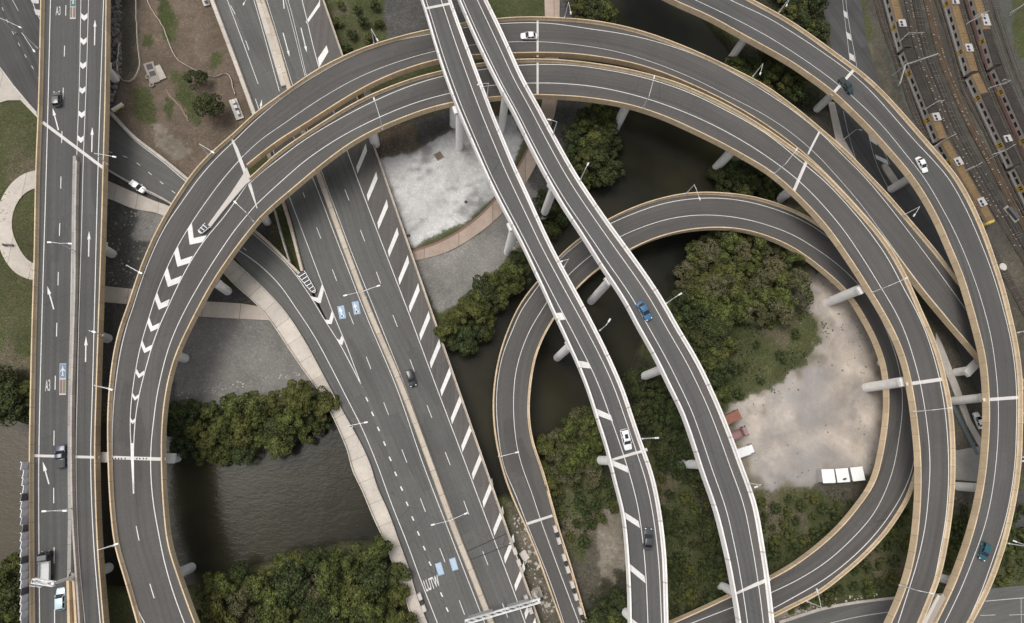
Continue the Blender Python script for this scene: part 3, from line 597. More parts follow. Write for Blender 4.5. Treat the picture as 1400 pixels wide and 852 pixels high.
# highway
mb = MB()
HB = HH
paint(HB, mb, [(395,268),(440.4,388),(456,430),(469,461),(495,529)], .18); paint(HB, mb, [(349,135),(395,268)], .18); paint(HB, mb, [(414,390),(424,404.5),(441,433),(463.7,469),(495,528.5)], .2)
paint(HB, mb, [(310.6,0),(330,52),(353,115)], .17, ext=(60,0))
paint(HB, mb, [(373,146),(406,195),(426,240),(463,335),(500,430),(542.5,531),(578.6,635),(612,722),(657.4,838.7)], .18, ext=(0,60))
paint(HB, mb, [(338,-30),(350,10),(382,125)], .17)
paint(HB, mb, [(363,-5),(380,50),(398,110),(439,232),(476,333),(513,426),(556,534),(595,640),(637,752),(673,844)], .18, ext=(60,60))
paint(HB, mb, [(383,-25),(393,10),(417,104)], .12); paint(HB, mb, [(386.5,-25),(396.5,10),(419,104)], .12)
paint(HB, mb, [(413,0),(436.5,94),(457,155),(476,210),(518,322),(558,426),(598,533),(636,633),(668,718),(700,802.5),(718,852)], .2, ext=(60,60))
paint(HB, mb, [(311,0),(322.7,22),(347,88)], .15, (3.2,9,2)); 
paint(HB, mb, [(414,263),(439,327),(465.5,398),(490,460),(514,522.5),(537.5,583.5),(561,645),(584,706),(609,770),(633.7,836.5),(650,880)], .15, (3.3,8.9,-1.65))
paint(HB, mb, [(454,213),(479,279),(504,344),(529,410),(554,474),(577.5,537.5),(601,598.5),(624.5,659),(647.5,721.4),(671,782.5),(700,860)], .15, (3.3,8.9,10.4))
for (x,y) in [(501.6,546),(509.4,566),(517.4,586.6),(525.7,606.5),(533.4,627.4),(541,648),(549,668),(556.7,689),(564.4,709),(572,729.4),(580,749.5),(588,770.7),(603.7,813),(611.4,833.5)]:
    quadpx(HB, mb, [(x-2.2,y-2.6),(x-.5,y-3.2),(x+2.2,y+2.6),(x+.5,y+3.2)], lift=.02)
hl = lambda y: np.interp(y, [0,94,210,430,640,802,852], [413,436.5,476,559,638,700,718])
for k in range(-2, 18):
    yb = 237.5+38.1*k + (0 if k>=0 else 0); 
    if 70 < yb < 190: continue
    x = hl(yb); quadpx(HB, mb, [(x+.8,yb-9),(x+13.6,yb-41),(x+15.5,yb-31),(x+2.4,yb)], lift=.02)
for q4 in ([(418,30),(436,3),(437.5,-2),(437.5,8),(420,33)],[(434.5,80),(446.5,62),(449,71),(436.5,92)]): quadpx(HB, mb, q4, lift=.02)
# highway gore chevrons
quadpx(HB, mb, [(423.5,405),(433,413),(437,415),(434,407)], lift=.02)
for (a,b,c,d,e_,f_) in (((423.5,404.5),(434,408.5),(440.3,388),(442.8,396),(438.5,414.5),(429,411)),((444,437),(450,437.5),(453.8,425),(456.3,433),(453.5,443),(448,443)),((460,463),(464.5,465),(467,459),(470,465),(468,472),(464.5,470.5))):
    quadpx(HB, mb, [a,b,e_,f_], lift=.021); quadpx(HB, mb, [b,c,d,e_], lift=.023)
for tl,tp in (((396,78),(387,45)),((419.5,72),(411.5,38))): arrow(HB, mb, tp, tl, .25, .7, 2)
arrow(HB, mb, (388.5,12), (385.5,-20), .25, .7, 2); arrow(HB, mb, (356,150), (358,136), .25, .7, 2)
for (x,y) in ((466.5,427),(486.3,421)): 
    quadpx(HB, mb, [(x-5.6,y-8),(x+3.6,y-9.5),(x+6.8,y+8),(x-2.3,y+9.5)], 2, lift=.02); arrow(HB, mb, (x+1.8,y+7.5), (x-2.4,y-7.5), .34, 1.0, 1.3); quadpx(HB, mb, [(x-1,y+4.5),(x+3.3,y+3.5),(x+4,y+6),(x-.2,y+7)], lift=.024)
for (x,y) in ((601,778),(620.3,771.5)):
    quadpx(HB, mb, [(x-6.5,y-7),(x+1.8,y-9.5),(x+6.7,y+7),(x-1.7,y+9.5)], 2, lift=.02); quadpx(HB, mb, [(x-5.5,y-6),(x+1.4,y-8),(x+5.6,y+6),(x-1.2,y+8)], 5, lift=.026); arrow(HB, mb, (x+1.6,y+6.5), (x-1.8,y-6.5), .4, 1.0, 1.3)
letters(HB, mb, 'LUTW', 590.5, 797.5, -3.2, -10, 3.4, 2.5, lift=.022)
# deck expansion joints and a darker resurfaced panel
paint(HB, mb, [(634,756),(703,725)], .25, None, 3, 0); paint(HB, mb, [(642,766),(712,739)], .2, None, 3, 0)
mb.build('lane_marking', [WHITE, JOINT, BLUEP, DARKM, WHITE2, PALEB], V['HH'])
mb = MB()
paint(SS, mb, [(150,234),(181,253),(210,267),(241,283),(280,310),(320,338),(350,358.5),(381,388),(405,422),(427.5,456),(453,502.7),(474,544),(494.7,585),(516,636),(536,691),(556.7,743),(574.7,792),(598,852)], .2, ext=(30,50))
paint(SS, mb, [(152,158),(181,189),(225,223),(261,254),(300,284),(350,323),(373,343),(400,370),(415,391)], .2)
paint(SS, mb, [(140,205),(182,219),(200,233),(217,247),(234,260),(255,277),(340,345)], .15, (1.2,2.9,1.4))
mb.build('lane_marking', [WHITE], ss)
# ------------------------------------------------------------------ ground: one height sheet with zones
WATER_Z = -2.4
def poly_at(pts, z=0.0): p = np.array(pts, float); return P(p[:,0], p[:,1], z)[:, :2]
def inside(X, Y, poly):
    r = np.zeros(X.shape, bool); n = len(poly); j = n-1
    for i in range(n):
        xi, yi = poly[i]; xj, yj = poly[j]
        if yi != yj: r ^= ((yi > Y) != (yj > Y)) & (X < (xj-xi)*(Y-yi)/(yj-yi)+xi)
        j = i
    return r
def vnoise(shape, cell, seed):
    g = np.random.default_rng(seed); h, w = shape; a = g.random((int(h/cell)+3, int(w/cell)+3))
    y = np.arange(h)/cell; x = np.arange(w)/cell; y0 = y.astype(int); x0 = x.astype(int); fy = (y-y0)[:,None]; fx = (x-x0)[None]
    fy = fy*fy*(3-2*fy); fx = fx*fx*(3-2*fx)
    return (a[y0][:,x0]*(1-fy)*(1-fx)+a[y0+1][:,x0]*fy*(1-fx)+a[y0][:,x0+1]*(1-fy)*fx+a[y0+1][:,x0+1]*fy*fx)*2-1
def blur(a, r):
    k = np.exp(-.5*(np.arange(-2*r, 2*r+1)/max(r,.1))**2); k /= k.sum()
    for ax in (0, 1):
        a = np.apply_along_axis(lambda v: np.convolve(np.r_[np.full(2*r, v[0]), v, np.full(2*r, v[-1])], k, 'valid'), ax, a)
    return a
GS = .6
cr = P(np.array([0,1400,1400,0]), np.array([0,0,852,852]), 0.0)
gx0, gx1 = cr[:,0].min()-45, cr[:,0].max()+45; gy0, gy1 = cr[:,1].min()-35, cr[:,1].max()+45
gx = np.arange(gx0, gx1, GS); gy = np.arange(gy0, gy1, GS); X, Y = np.meshgrid(gx, gy); shp = X.shape
wx = vnoise(shp, 9, 1)*1.0+vnoise(shp, 3.5, 2)*.55; wy = vnoise(shp, 9, 3)*1.0+vnoise(shp, 3.5, 4)*.55
Xw, Yw = X+wx, Y+wy
# --- river
WATERS = [
 [(-400,560),(-60,572),(0,574),(45,588),(120,580),(165,572),(232,592),(300,622),(345,622),(400,600),(450,566),(500,530),(560,500),(608,482),(650,468),(690,415),(722,378),(728,350),(742,318),(757,300),(770,262),(795,240),(825,226),(838,190),(838,150),(820,120),(812,80),(815,45),(835,20),(838,-40),(850,-260),
  (965,-260),(955,-60),(950,0),(985,48),(1010,82),(1040,112),(1048,150),(1020,190),(985,222),(980,250),(985,275),(985,300),(968,318),(955,350),(945,375),(925,395),(895,420),(872,470),(862,500),(840,530),(812,552),(770,575),(742,600),(738,640),(742,665),(720,690),(700,672),(690,668),(640,690),(560,735),(510,735),(470,745),(400,752),(350,768),(300,785),(262,800),(200,800),(130,800),(60,785),(0,775),(-60,775),(-400,790)],
]
wat = np.zeros(shp, bool)
for p in WATERS: wat |= inside(Xw, Yw, poly_at(p, WATER_Z*.5))
lnd = blur((~wat).astype(float), 3)
Z = np.where(True, -5.5+5.5*np.clip((lnd-.25)/.55, 0, 1), 0)
# --- zones  (colour A, colour B)
C = {'grass':((.060,.072,.028),(.078,.074,.040)),'lush':((.048,.060,.022),(.085,.086,.042)),'brown':((.165,.125,.098),(.095,.078,.055)),
 'sand':((.47,.405,.345),(.31,.285,.265)),'gravel':((.225,.214,.196),(.165,.157,.145)),'dark':((.060,.059,.056),(.098,.094,.088)),
 'plaza':((.56,.55,.535),(.43,.425,.41)),'ballast':((.080,.073,.060),(.050,.048,.041)),'bank':((.050,.045,.032),(.035,.036,.022)),
 'rust':((.115,.085,.060),(.075,.068,.055)),'greyg':((.095,.098,.085),(.068,.070,.060)),'rubble':((.18,.155,.125),(.06,.06,.04)),'speck':((.145,.115,.085),(.08,.065,.048)),
 'dirt':((.10,.088,.070),(.06,.056,.042)),'pale':((.27,.235,.195),(.12,.105,.075)),'asph':((.075,.073,.07),(.06,.06,.058))}
ZONES = [
 ('grass',[(-400,-400),(1800,-400),(1800,1300),(-400,1300)]),
 ('grass',[(-60,130),(50,130),(50,520),(-60,520)]),
 ('bank',[(-60,490),(50,510),(50,600),(-60,600)]),
 ('brown',[(148,-60),(285,-60),(350,150),(270,255),(225,225),(150,165)]),
 ('dirt',[(164,-60),(186,-60),(190,100),(168,112)]),
 ('lush',[(214,-10),(228,-5),(240,30),(238,52),(228,55),(216,25)]),('lush',[(232,100),(252,100),(268,130),(280,165),(270,172),(250,150),(238,128)]),('lush',[(178,122),(200,120),(214,145),(214,172),(195,165),(178,148)]),('lush',[(285,72),(300,70),(300,88),(286,90)]),('lush',[(196,45),(210,46),(208,66),(196,62)]),('lush',[(225,130),(238,140),(238,165),(228,158)]),
 ('pale',[(205,165),(225,170),(255,210),(240,220),(212,195)]),
 ('dark',[(146,-60),(164,-60),(166,105),(150,150),(146,150)]),
 ('dark',[(140,235),(250,265),(240,430),(240,560),(140,570)]),
 ('gravel',[(184,292),(232,296),(222,328),(182,328)]),
 ('gravel',[(236,425),(380,425),(440,530),(400,560),(236,545)]),
 ('dark',[(236,380),(345,400),(350,418),(236,416)]),('dark',[(318,330),(360,300),(400,370),(380,372)]),
 ('lush',[(432,-60),(520,-60),(528,55),(462,95)]),('grass',[(445,20),(515,10),(520,60),(465,85)]),
 ('dark',[(516,-60),(640,-60),(640,70),(530,60)]),('lush',[(655,-60),(744,-60),(744,60),(670,60)]),
 ('dark',[(760,-60),(785,-60),(795,150),(775,215),(742,290),(728,300),(700,280),(720,220),(745,160)]),
 ('speck',[(505,165),(572,168),(568,200),(520,225),(510,215)]),('dark',[(565,160),(660,140),(660,165),(572,205)]),  # dark quad paints the curve's cast shadow onto the ground by the plaza
 ('plaza',[(517,220),(570,205),(640,166),(700,155),(715,190),(690,255),(640,300),(562,338)]),
 ('gravel',[(560,350),(650,318),(715,240),(735,262),(720,340),(700,345),(640,400),(600,435)]),
 ('lush',[(925,380),(965,320),(1050,320),(1120,365),(1160,410),(1150,445),(1130,470),(1075,520),(1020,548),(985,565),(950,560),(880,480),(862,500),(870,470)]),
 ('sand',[(1100,365),(1170,380),(1215,520),(1215,640),(1150,665),(1025,672),(985,560),(1020,548),(1075,515),(1125,470),(1105,430),(1085,410)]),
 ('bank',[(700,650),(760,570),(870,480),(960,560),(1000,680),(1010,860),(740,860)]),
 ('lush',[(862,520),(935,560),(960,690),(985,830),(915,870),(900,700)]),
 ('pale',[(800,690),(850,660),(866,760),(820,800),(775,800),(765,715),(790,700)]),('dirt',[(765,700),(805,700),(825,780),(815,860),(795,860)]),
 ('lush',[(740,650),(830,640),(846,680),(820,700),(800,770),(775,740),(755,690)]),
 ('rubble',[(690,690),(720,680),(800,870),(735,870)]),
 ('lush',[(1025,672),(1110,665),(1180,668),(1150,715),(1080,765),(1030,790)]),('dirt',[(1110,660),(1190,650),(1195,665),(1160,690),(1130,680)]),
 ('lush',[(1050,850),(1240,660),(1340,680),(1300,812),(1100,838)]),('pale',[(1060,842),(1130,818),(1140,826),(1070,850)]),
 ('dirt',[(1105,100),(1190,160),(1345,430),(1350,700),(1290,700),(1290,480),(1180,250),(1110,190)]),
 ('bank',[(1035,-60),(1122,-60),(1135,70),(1150,150),(1110,160),(1010,80)]),('bank',[(980,215),(1060,220),(1100,280),(1000,280)]),
 ('ballast',[(1176,-160),(1800,-160),(1800,760),(1400,660),(1345,330),(1200,110)]),
 ('dirt',[(1176,-60),(1192,-60),(1218,110),(1250,180),(1290,235),(1300,260),(1200,130)]),
 ('greyg',[(1192,-60),(1210,-60),(1255,180),(1222,110)]),
 ('greyg',[(1278,-60),(1302,-60),(1320,60),(1395,240),(1420,330),(1345,200)]),
 ('greyg',[(1352,-60),(1380,-60),(1430,160),(1400,160)]),('grass',[(1380,-60),(1460,-60),(1460,60),(1392,80)]),
 ('lush',[(1376,660),(1460,640),(1460,800),(1350,800)]),('dirt',[(1362,350),(1400,330),(1460,520),(1460,650),(1395,600)]),
]
cA = np.zeros(shp+(3,)); cB = np.zeros(shp+(3,)); gn = np.ones(shp)
GR = {'sand':.12,'plaza':.35,'gravel':.5,'greyg':.35,'ballast':.5,'pale':.4,'dirt':.7,'dark':.8,'brown':.55,'lush':.8,'grass':.8}
Xh = X+vnoise(shp,9,1)*.25+vnoise(shp,2,6)*.25; Yh = Y+vnoise(shp,9,3)*.25+vnoise(shp,2,8)*.25
Xs = Xw+vnoise(shp,5,71)*1.1+vnoise(shp,2,72)*.9; Ys = Yw+vnoise(shp,5,73)*1.1+vnoise(shp,2,74)*.9
for nm, pl in ZONES:
    k = inside(*((Xh, Yh) if nm in ('plaza','speck') else (Xs, Ys) if nm in ('sand','pale') else (Xw, Yw)), poly_at(pl)); cA[k] = C[nm][0]; cB[k] = C[nm][1]; gn[k] = GR.get(nm, 1.0)
sandm = (np.abs(cA-np.array(C['sand'][0])).sum(-1) < 1e-6)
nzA = vnoise(shp, 22, 31)*.6+vnoise(shp, 9, 32)*.35+vnoise(shp, 4, 33)*.25
gm_ = (np.clip(nzA*1.6+.15, 0, 1)*sandm)[...,None]; cA = cA*(1-gm_*.85)+np.array((.225,.220,.222))*gm_*.85
pm_ = (np.clip((-nzA-.25)*2, 0, 1)*sandm)[...,None]; cA = cA*(1-pm_)+np.array((.60,.53,.46))*pm_; cB = cB*(1-pm_*.7)+np.array((.44,.37,.31))*pm_*.7
for rp, rw in (([(1040,600),(1080,585),(1130,560),(1175,510),(1190,460)],.5),([(1046,612),(1086,597),(1137,571),(1183,520)],.5),([(1030,640),(1070,632),(1110,640),(1150,628),(1190,590)],.45),([(1120,640),(1140,600),(1150,540),(1140,480),(1120,440)],.45)):
    rq = P(*dense(rp, 2, 6).T, 0.0)[:, :2]
    for off in (-.85, .85):
        tt = np.gradient(rq, axis=0); tt /= np.hypot(*tt.T)[:, None]; ro = rq+np.c_[-tt[:,1], tt[:,0]]*off
        ii = np.clip(((ro[:,1]-gy0)/GS).round().astype(int), 0, shp[0]-1); jj_ = np.clip(((ro[:,0]-gx0)/GS).round().astype(int), 0, shp[1]-1); rm = np.zeros(shp); rm[ii, jj_] = 1
        rm = (np.clip(blur(rm, 1)*2.2, 0, 1)*sandm*(.55+.45*vnoise(shp, 8, 77)))[...,None]*rw; cA = cA*(1-rm)+np.array((.27,.24,.21))*rm; cB = cB*(1-rm)+np.array((.22,.20,.18))*rm
edge = (blur((~sandm).astype(float), 7)*sandm); nE = vnoise(shp, 6, 41)+vnoise(shp, 2.5, 42)*.6
wk = np.clip((edge-.22)*3+nE*.9-.2, 0, 1)*(edge > .03)*.8; wk = wk[...,None]; cA = cA*(1-wk)+np.array((.17,.145,.10))*wk; cB = cB*(1-wk)+np.array((.10,.09,.055))*wk
plm = (np.abs(cA-np.array(C['plaza'][0])).sum(-1) < 1e-6); pk = (np.clip(vnoise(shp,14,51)*.9+vnoise(shp,2.2,52)*1.1+.35*np.clip(blur((~plm).astype(float),8)*2.2,0,1)-.35,0,1)*plm)[...,None]*.85
cA = cA*(1-pk)+np.array((.22,.216,.208))*pk; cB = cB*(1-pk)+np.array((.17,.168,.16))*pk
# bare scars in the green areas
lm = (np.abs(cA-np.array(C['lush'][0])).sum(-1) < 1e-6)|(np.abs(cA-np.array(C['grass'][0])).sum(-1) < 1e-6)
sc2 = (np.clip((vnoise(shp,16,61)*.7+vnoise(shp,6,62)*.5-.38)*3,0,1)*lm)[...,None]*.75; cA = cA*(1-sc2)+np.array((.155,.125,.09))*sc2; cB = cB*(1-sc2)+np.array((.10,.085,.06))*sc2
# slopes and bed go muddy
mud = np.clip((-.5-Z)/1.6, 0, 1)[...,None]
cA = cA*(1-mud)+np.array(C['bank'][0])*mud; cB = cB*(1-mud)+np.array(C['bank'][1])*mud
cA = np.stack([blur(cA[...,i], .5 and 1)*.4+cA[...,i]*.6 for i in range(3)], -1); cB = np.stack([blur(cB[...,i], 1)*.4+cB[...,i]*.6 for i in range(3)], -1)
grassy = np.clip((cA[...,1]-cA[...,0])*60, 0, 1)
Z = Z + (vnoise(shp, 6, 11)*.12+vnoise(shp, 2.2, 12)*.07)*np.clip((Z+2)/2, 0, 1)-.12
Z = Z - .05
for pl in ([(-400,-60),(62,-60),(62,190),(-400,190)],):
    k = blur(inside(X, Y, poly_at(pl)).astype(float), 3); Z = Z*(1-k)-.25*k
h, w = shp; vs = np.stack([X, Y, Z], -1).reshape(-1, 3)
idx = np.arange(h*w).reshape(h, w); fs = np.stack([idx[:-1,:-1], idx[:-1,1:], idx[1:,1:], idx[1:,:-1]], -1).reshape(-1, 4)
# skirt out to the horizon
far = 4000; b0 = len(vs)
ring = np.r_[idx[0,:], idx[1:,-1], idx[-1,-2::-1], idx[-2:0:-1,0]]
rp = vs[ring]; cen = np.array([(gx0+gx1)/2, (gy0+gy1)/2, 0]); dv = rp-cen; outp = cen+dv*(far/np.abs(dv[:,:2]).max(1))[:,None]; outp[:,2] = np.where(rp[:,2] < -1.5, -5.5, -.2)
vs = np.vstack([vs, outp]); m_ = len(ring); oi = b0+np.arange(m_)
fs = np.vstack([fs, np.stack([ring, oi, np.roll(oi,-1), np.roll(ring,-1)], -1)])
me = bpy.data.meshes.new('ground'); me.vertices.add(len(vs)); me.vertices.foreach_set('co', vs.ravel())
me.loops.add(fs.size); me.loops.foreach_set('vertex_index', fs.ravel().astype(np.int32)); me.polygons.add(len(fs))
me.polygons.foreach_set('loop_start', np.arange(0, fs.size, 4, dtype=np.int32)); me.polygons.foreach_set('loop_total', np.full(len(fs), 4, np.int32))
me.update(); me.validate()
for nm, arr in (('colA', cA), ('colB', cB)):
    a = me.color_attributes.new(nm, 'FLOAT_COLOR', 'POINT'); full = np.ones((len(vs), 4)); full[:b0,:3] = arr.reshape(-1,3); full[:b0,3] = gn.ravel()
    full[b0:,:3] = C['grass'][0] if nm == 'colA' else C['grass'][1]; a.data.foreach_set('color', full.ravel())
me.polygons.foreach_set('use_smooth', [True]*len(me.polygons))
gm, t, bs = newmat('ground_soil'); b = NB(t); pos = geo(b)
qn = b.n('ShaderNodeVertexColor', layer_name='colA'); qa = qn.outputs[0]; gr = qn.outputs[1]
qb = b.n('ShaderNodeVertexColor', layer_name='colB').outputs[0]
n1 = b.ramp(b.noise(pos, .10, 7, .66, .8), [(.38, 0), (.62, 1)]); n2 = b.ramp(b.noise(pos, .8, 5, .7), [(.36, 0), (.66, 1)])
c = b.mix(qa, qb, b.math('ADD', b.math('MULTIPLY', n1, .66), b.math('MULTIPLY', n2, .30)))
c = b.mix(c, b.ramp(b.noise(b.mapping(pos,(1,1,1),(30,10,0)), .05, 5, .7, 1.0), [(.3, .78), (.7, 1.18)]), 1.0, 'MULTIPLY')
f1 = b.mix(1.0, b.ramp(b.noise(pos, 5.5, 3, .8), [(.2, .5), (.5, 1.0), (.8, 1.55)]), gr); c = b.mix(c, f1, 1.0, 'MULTIPLY')
vo = b.n('ShaderNodeTexVoronoi'); vo.inputs['Scale'].default_value = 3.6; b.link(pos, vo.inputs['Vector'])
sp = b.n('ShaderNodeSeparateColor'); b.link(vo.outputs['Color'], sp.inputs[0])
f2 = b.mix(1.0, b.ramp(sp.outputs[0], [(0, .75), (.8, 1.05), (.97, 1.55)]), gr); c = b.mix(c, f2, 1.0, 'MULTIPLY')
b.link(c, bs.inputs['Base Color']); bs.inputs['Roughness'].default_value = .95; bs.inputs['Specular IOR Level'].default_value = .1
b.bump(b.noise(pos, 2.2, 4, .65), .3, .2, bs)
me.materials.append(gm); go = bpy.data.objects.new('ground', me); COL.objects.link(go); tag(go, 'mixed ground of grass, dirt, gravel and pale sand around the river', None, None, 'structure')
def zground(x, y):
    j = int(np.clip((x-gx0)/GS, 0, w-1)); i = int(np.clip((y-gy0)/GS, 0, h-1)); return float(Z[i, j])
# --- water
mb = MB(); mb.add([(-4000,-4000,WATER_Z),(4000,-4000,WATER_Z),(4000,4000,WATER_Z),(-4000,4000,WATER_Z)], [(0,1,2,3)])
wm, t, bs = newmat('river_water'); b = NB(t); pos = geo(b)
c = b.mix((.032,.030,.018), (.014,.014,.011), b.ramp(b.noise(pos, .03, 3), [(.4, 0), (.6, 1)]))
# siltier on the left-hand reach
sx = b.n('ShaderNodeSeparateXYZ'); b.link(pos, sx.inputs[0])
c = b.mix(c, (.080,.068,.050), b.ramp(b.math('ADD', b.math('MULTIPLY', sx.outputs[0], -.02), -1.45), [(0, 0), (.5, 1)]))
b.link(c, bs.inputs['Base Color']); bs.inputs['Roughness'].default_value = .15; bs.inputs['IOR'].default_value = 1.33; bs.inputs['Specular IOR Level'].default_value = .22
w1 = b.noise(b.mapping(pos, (.5, 1.15, 1), rot=(0,0,.5)), .85, 4, .6, 1.2); w2 = b.noise(b.mapping(pos, (1,1,1)), .12, 3, .6)
b.bump(b.math('ADD', w1, b.math('MULTIPLY', w2, 1.8)), .12, .35, bs)
wo = mb.build('river', wm); tag(wo, 'dark brown river winding under the viaducts', None, None, 'structure')

# ------------------------------------------------------------------ surface roads and paths (structure)
def sheet(name, pts, z, mat, label, thick=.25, uvang=0.0, kind='structure', parent=None):
    p = P(np.array(pts)[:,0], np.array(pts)[:,1], z); n = len(p); ca, sa = math.cos(uvang), math.sin(uvang)
    lo = p.copy(); lo[:,2] -= thick; uv = [(q[0]*ca+q[1]*sa, -q[0]*sa+q[1]*ca) for q in p]
    mb = MB(); mb.add(np.vstack([p, lo]), [tuple(range(n))]+[(i, (i+1) % n, n+(i+1) % n, n+i) for i in range(n)], 0, uv+uv)
    o = mb.build(name, mat, parent)
    if not parent: tag(o, label, None, None, kind)
    return o
def smooth_poly(pts, sig=5): return [tuple(q) for q in dense(pts, 4, sig)]
ARCH = asphalt('asphalt_surface_road', (.066,.065,.064), .2, .16, 31.0)
sheet('road', [(-120,-90),(75,-90),(75,200),(60,205),(49,152),(25,124),(0,92),(-40,40),(-120,-20)], .0, ARCH, 'surface road passing under the motorway at its upper end', uvang=-1.05)
sheet('road', [(1117,-80),(1124,0),(1130,40),(1137,66),(1142,150),(1152,190),(1180,240),(1230,310),(1285,420),(1320,500),(1350,560),(1420,660),(1440,560),(1370,440),(1290,300),(1245,215),(1215,150),(1198,100),(1184,50),(1177,0),(1172,-80)], .0, ARCH, 'surface road running under the outermost viaduct beside the rail yard', uvang=-1.1)
sheet('road', smooth_poly([(960,905),(1065,851),(1127,832),(1213,819),(1300,812),(1357,804.5),(1420,799),(1500,795)])+[(1500,960),(960,960)], .01, AS_HWY, 'surface road crossing beneath the viaducts at the bottom corner', uvang=.2)
sheet('footpath', smooth_poly([(60,231),(49,233),(36,236),(20,246),(7,262),(-2,282),(-5,307),(-2,335),(8,358),(22,374),(36,381),(60,384)])+smooth_poly([(60,362),(46,361),(36,354),(25,337),(17,318),(16,300),(20,284),(28,270),(38,261),(48,257),(60,256)]), .03, PATHC, 'pale round footpath looping out from under the motorway')
sheet('pavement', [(-60,60),(-10,85),(0,95),(26,125),(49,153),(52,162),(28,137),(10,137),(-2,141),(-60,150)], .02, PATHC, 'pale pavement corner beside the surface road')
sheet('footpath', smooth_poly([(120,236),(147,247),(181,262),(207,273),(238,285),(260,300)])+smooth_poly([(255,318),(220,293),(181,285),(147,271),(120,265)]), .05, PATHC, 'pale footpath running below the slip road')
PROM = concrete('paving_promenade', (.50,.435,.37), .16, 9.0, .25, 9.0)
sheet('promenade', [(120,390),(142,391),(180,395),(240,405),(280,412),(330,415),(362,420),(372,438),(330,436),(275,433),(230,425),(178,416),(142,413),(120,412)], .06, PROM, 'banded paved promenade crossing under the viaducts')
PLZ = concrete('paving_pink', (.38,.30,.245), .16, 9.0, .3, 10.0)
cv_o = [(560,345),(600,331),(640,308),(668,283),(690,256),(712,222),(730,185),(741,140),(745,80),(745,20),(742,-60)]
cv_i = [(766,-60),(765,20),(764,80),(760,150),(745,195),(728,235),(705,270),(680,298),(650,322),(610,345),(566,357)]
sheet('footpath', smooth_poly(cv_o)+smooth_poly(cv_i), .07, PLZ, 'curved tan path around the pale plaza')
mb = MB(); q = dense(cv_o[:7], 4, 5); s3 = P(q[:,0], q[:,1], .085); stripmesh(mb, s3, .6); o = mb.build('path_edging', plain('red_paving', (.20,.115,.095), .9)); tag(o, 'dark red edging strip along the curved path', None, None, 'structure')
sheet('kerb', smooth_poly([(1065,849),(1127,830),(1213,817),(1290,811)])+smooth_poly([(1290,814.5),(1213,820.5),(1127,834),(1066,853.5)]), .13, KERB, 'concrete kerb along the bottom road')
sheet('pavement', [(1132,138),(1141,140),(1153,188),(1172,222),(1185,240),(1176,243),(1158,222),(1143,192)], .12, PATHC, 'pale strip of pavement beside the road under the viaducts')
sheet('footpath', [(1280,455),(1288,470),(1312,530),(1328,575),(1342,600),(1356,620),(1350,626),(1336,606),(1322,580),(1304,536),(1280,478)], .05, KERB, 'grey path between the two curving viaducts')
sheet('access_track', [(1296,618),(1340,610),(1372,620),(1372,662),(1296,655)], .03, concrete('track_concrete', (.25,.235,.21), .2, 6, .3, 12, False), 'bare concrete track between the viaducts')
sheet('road', [(1392,672),(1450,640),(1450,735),(1388,722)], .01, ARCH, 'small patch of dark asphalt at the right edge')
# markings on the surface roads
mb = MB()
def gp(pts, wd, dash=None, mi=0): paint(None, mb, pts, wd, dash, mi, 0, lift=.03)
def gq(pts, mi=0): quadpx(None, mb, pts, mi, lift=.032, z=0)
gp([(2,8),(13,36),(24,57),(35,77),(48,98),(60,120)], .15, (1.2,2.9,.5)); gp([(17,0),(25,15)], .15); gp([(41,-10),(47,10),(56,29)], .2)
gq([(40,-4),(53,-2),(53,5),(44,4)]); gq([(46,12),(55,14),(55,22),(49,20)])
gp([(-6,86),(0,93),(26,127),(50,154)], .25)
gp([(1152,0),(1162,83)], .14); gp([(1150,-60),(1152,0)], .14); gp([(1154,-60),(1156.5,0),(1171.5,92)], .14); gp([(1153,152),(1158,175),(1171,222)], .14)
gp([(1187,183),(1197,220),(1215,259)], .14); gp([(1203,196),(1217,225)], .14)
for p in ([(1152.8,14),(1157.8,17),(1159,26),(1154,22)],[(1156.5,43),(1162.5,47),(1164.2,56),(1158,52)],[(1160.5,72),(1167.6,76),(1169.4,85),(1162,81)],[(1187,183),(1197,191),(1199,199),(1189,192)],[(1196,211),(1213,219),(1215,226),(1198,217)]): gq(p)
gp([(1135,852),(1170,844),(1210,837.5),(1250,832)], .18); gp([(1347,822),(1400,817.5),(1450,814)], .18); gp([(1340,841.5),(1361,840.8)], .15); gp([(1380,841),(1402,840)], .15); gp([(1396,818),(1396.5,852),(1398,880)], .15)
o = mb.build('road_marking', [WHITE2]); tag(o, 'worn white lane lines and hatching on the surface roads', None, None, 'structure')
# ------------------------------------------------------------------ piers
for k, rb, lst in (('RR',RR,[(1185,530),(1133,413),(1060,277),(978,231),(843,172),(621,170),(513,197)]),('MRG',MRG,[(252,490),(311,398),(365,303),(236,626),(255,779)]),
                   ('OO',OO,[(1000,79),(1117,149),(1218,259),(1305,548),(1309,665)]),('MR',MR,[(1308,509)])):
    for (x,y) in lst: pier(rb, V[k], x, y, 0, 1.25 if k == 'RR' else 1.1)
for k, rb, lst in (('AA',AA,[(628,207),(693,349),(762,489),(813,629),(847,829)]),('BB',BB,[(684,184),(741,300),(808,412),(872,518),(927,634),(980,798)])):
    for (x,y) in lst: pier(rb, V[k], x, y, -2.4, 1.05, CPIER if 'CPIER' in globals() else None)
pier(LL, V['LL'], 147, 463, 0, 1.1); pier(LL, V['LL'], 153, 347, 0, 1.1); pier(LL, V['LL'], 158, 108, 0, 1.1); pier(LL, V['LL'], 147, 777, -2, 1.1)
autopier(LL, V['LL'], [.12,.3,.5,.7,.9]); autopier(QQ, V['QQ'], [.13,.2,.28,.36,.44,.52,.6,.68,.76,.84,.92], -2, .9)
autopier(MR, V['MR'], [.15,.32,.5,.62,.74]); autopier(OO, V['OO'], [.9])
mb0 = MB()
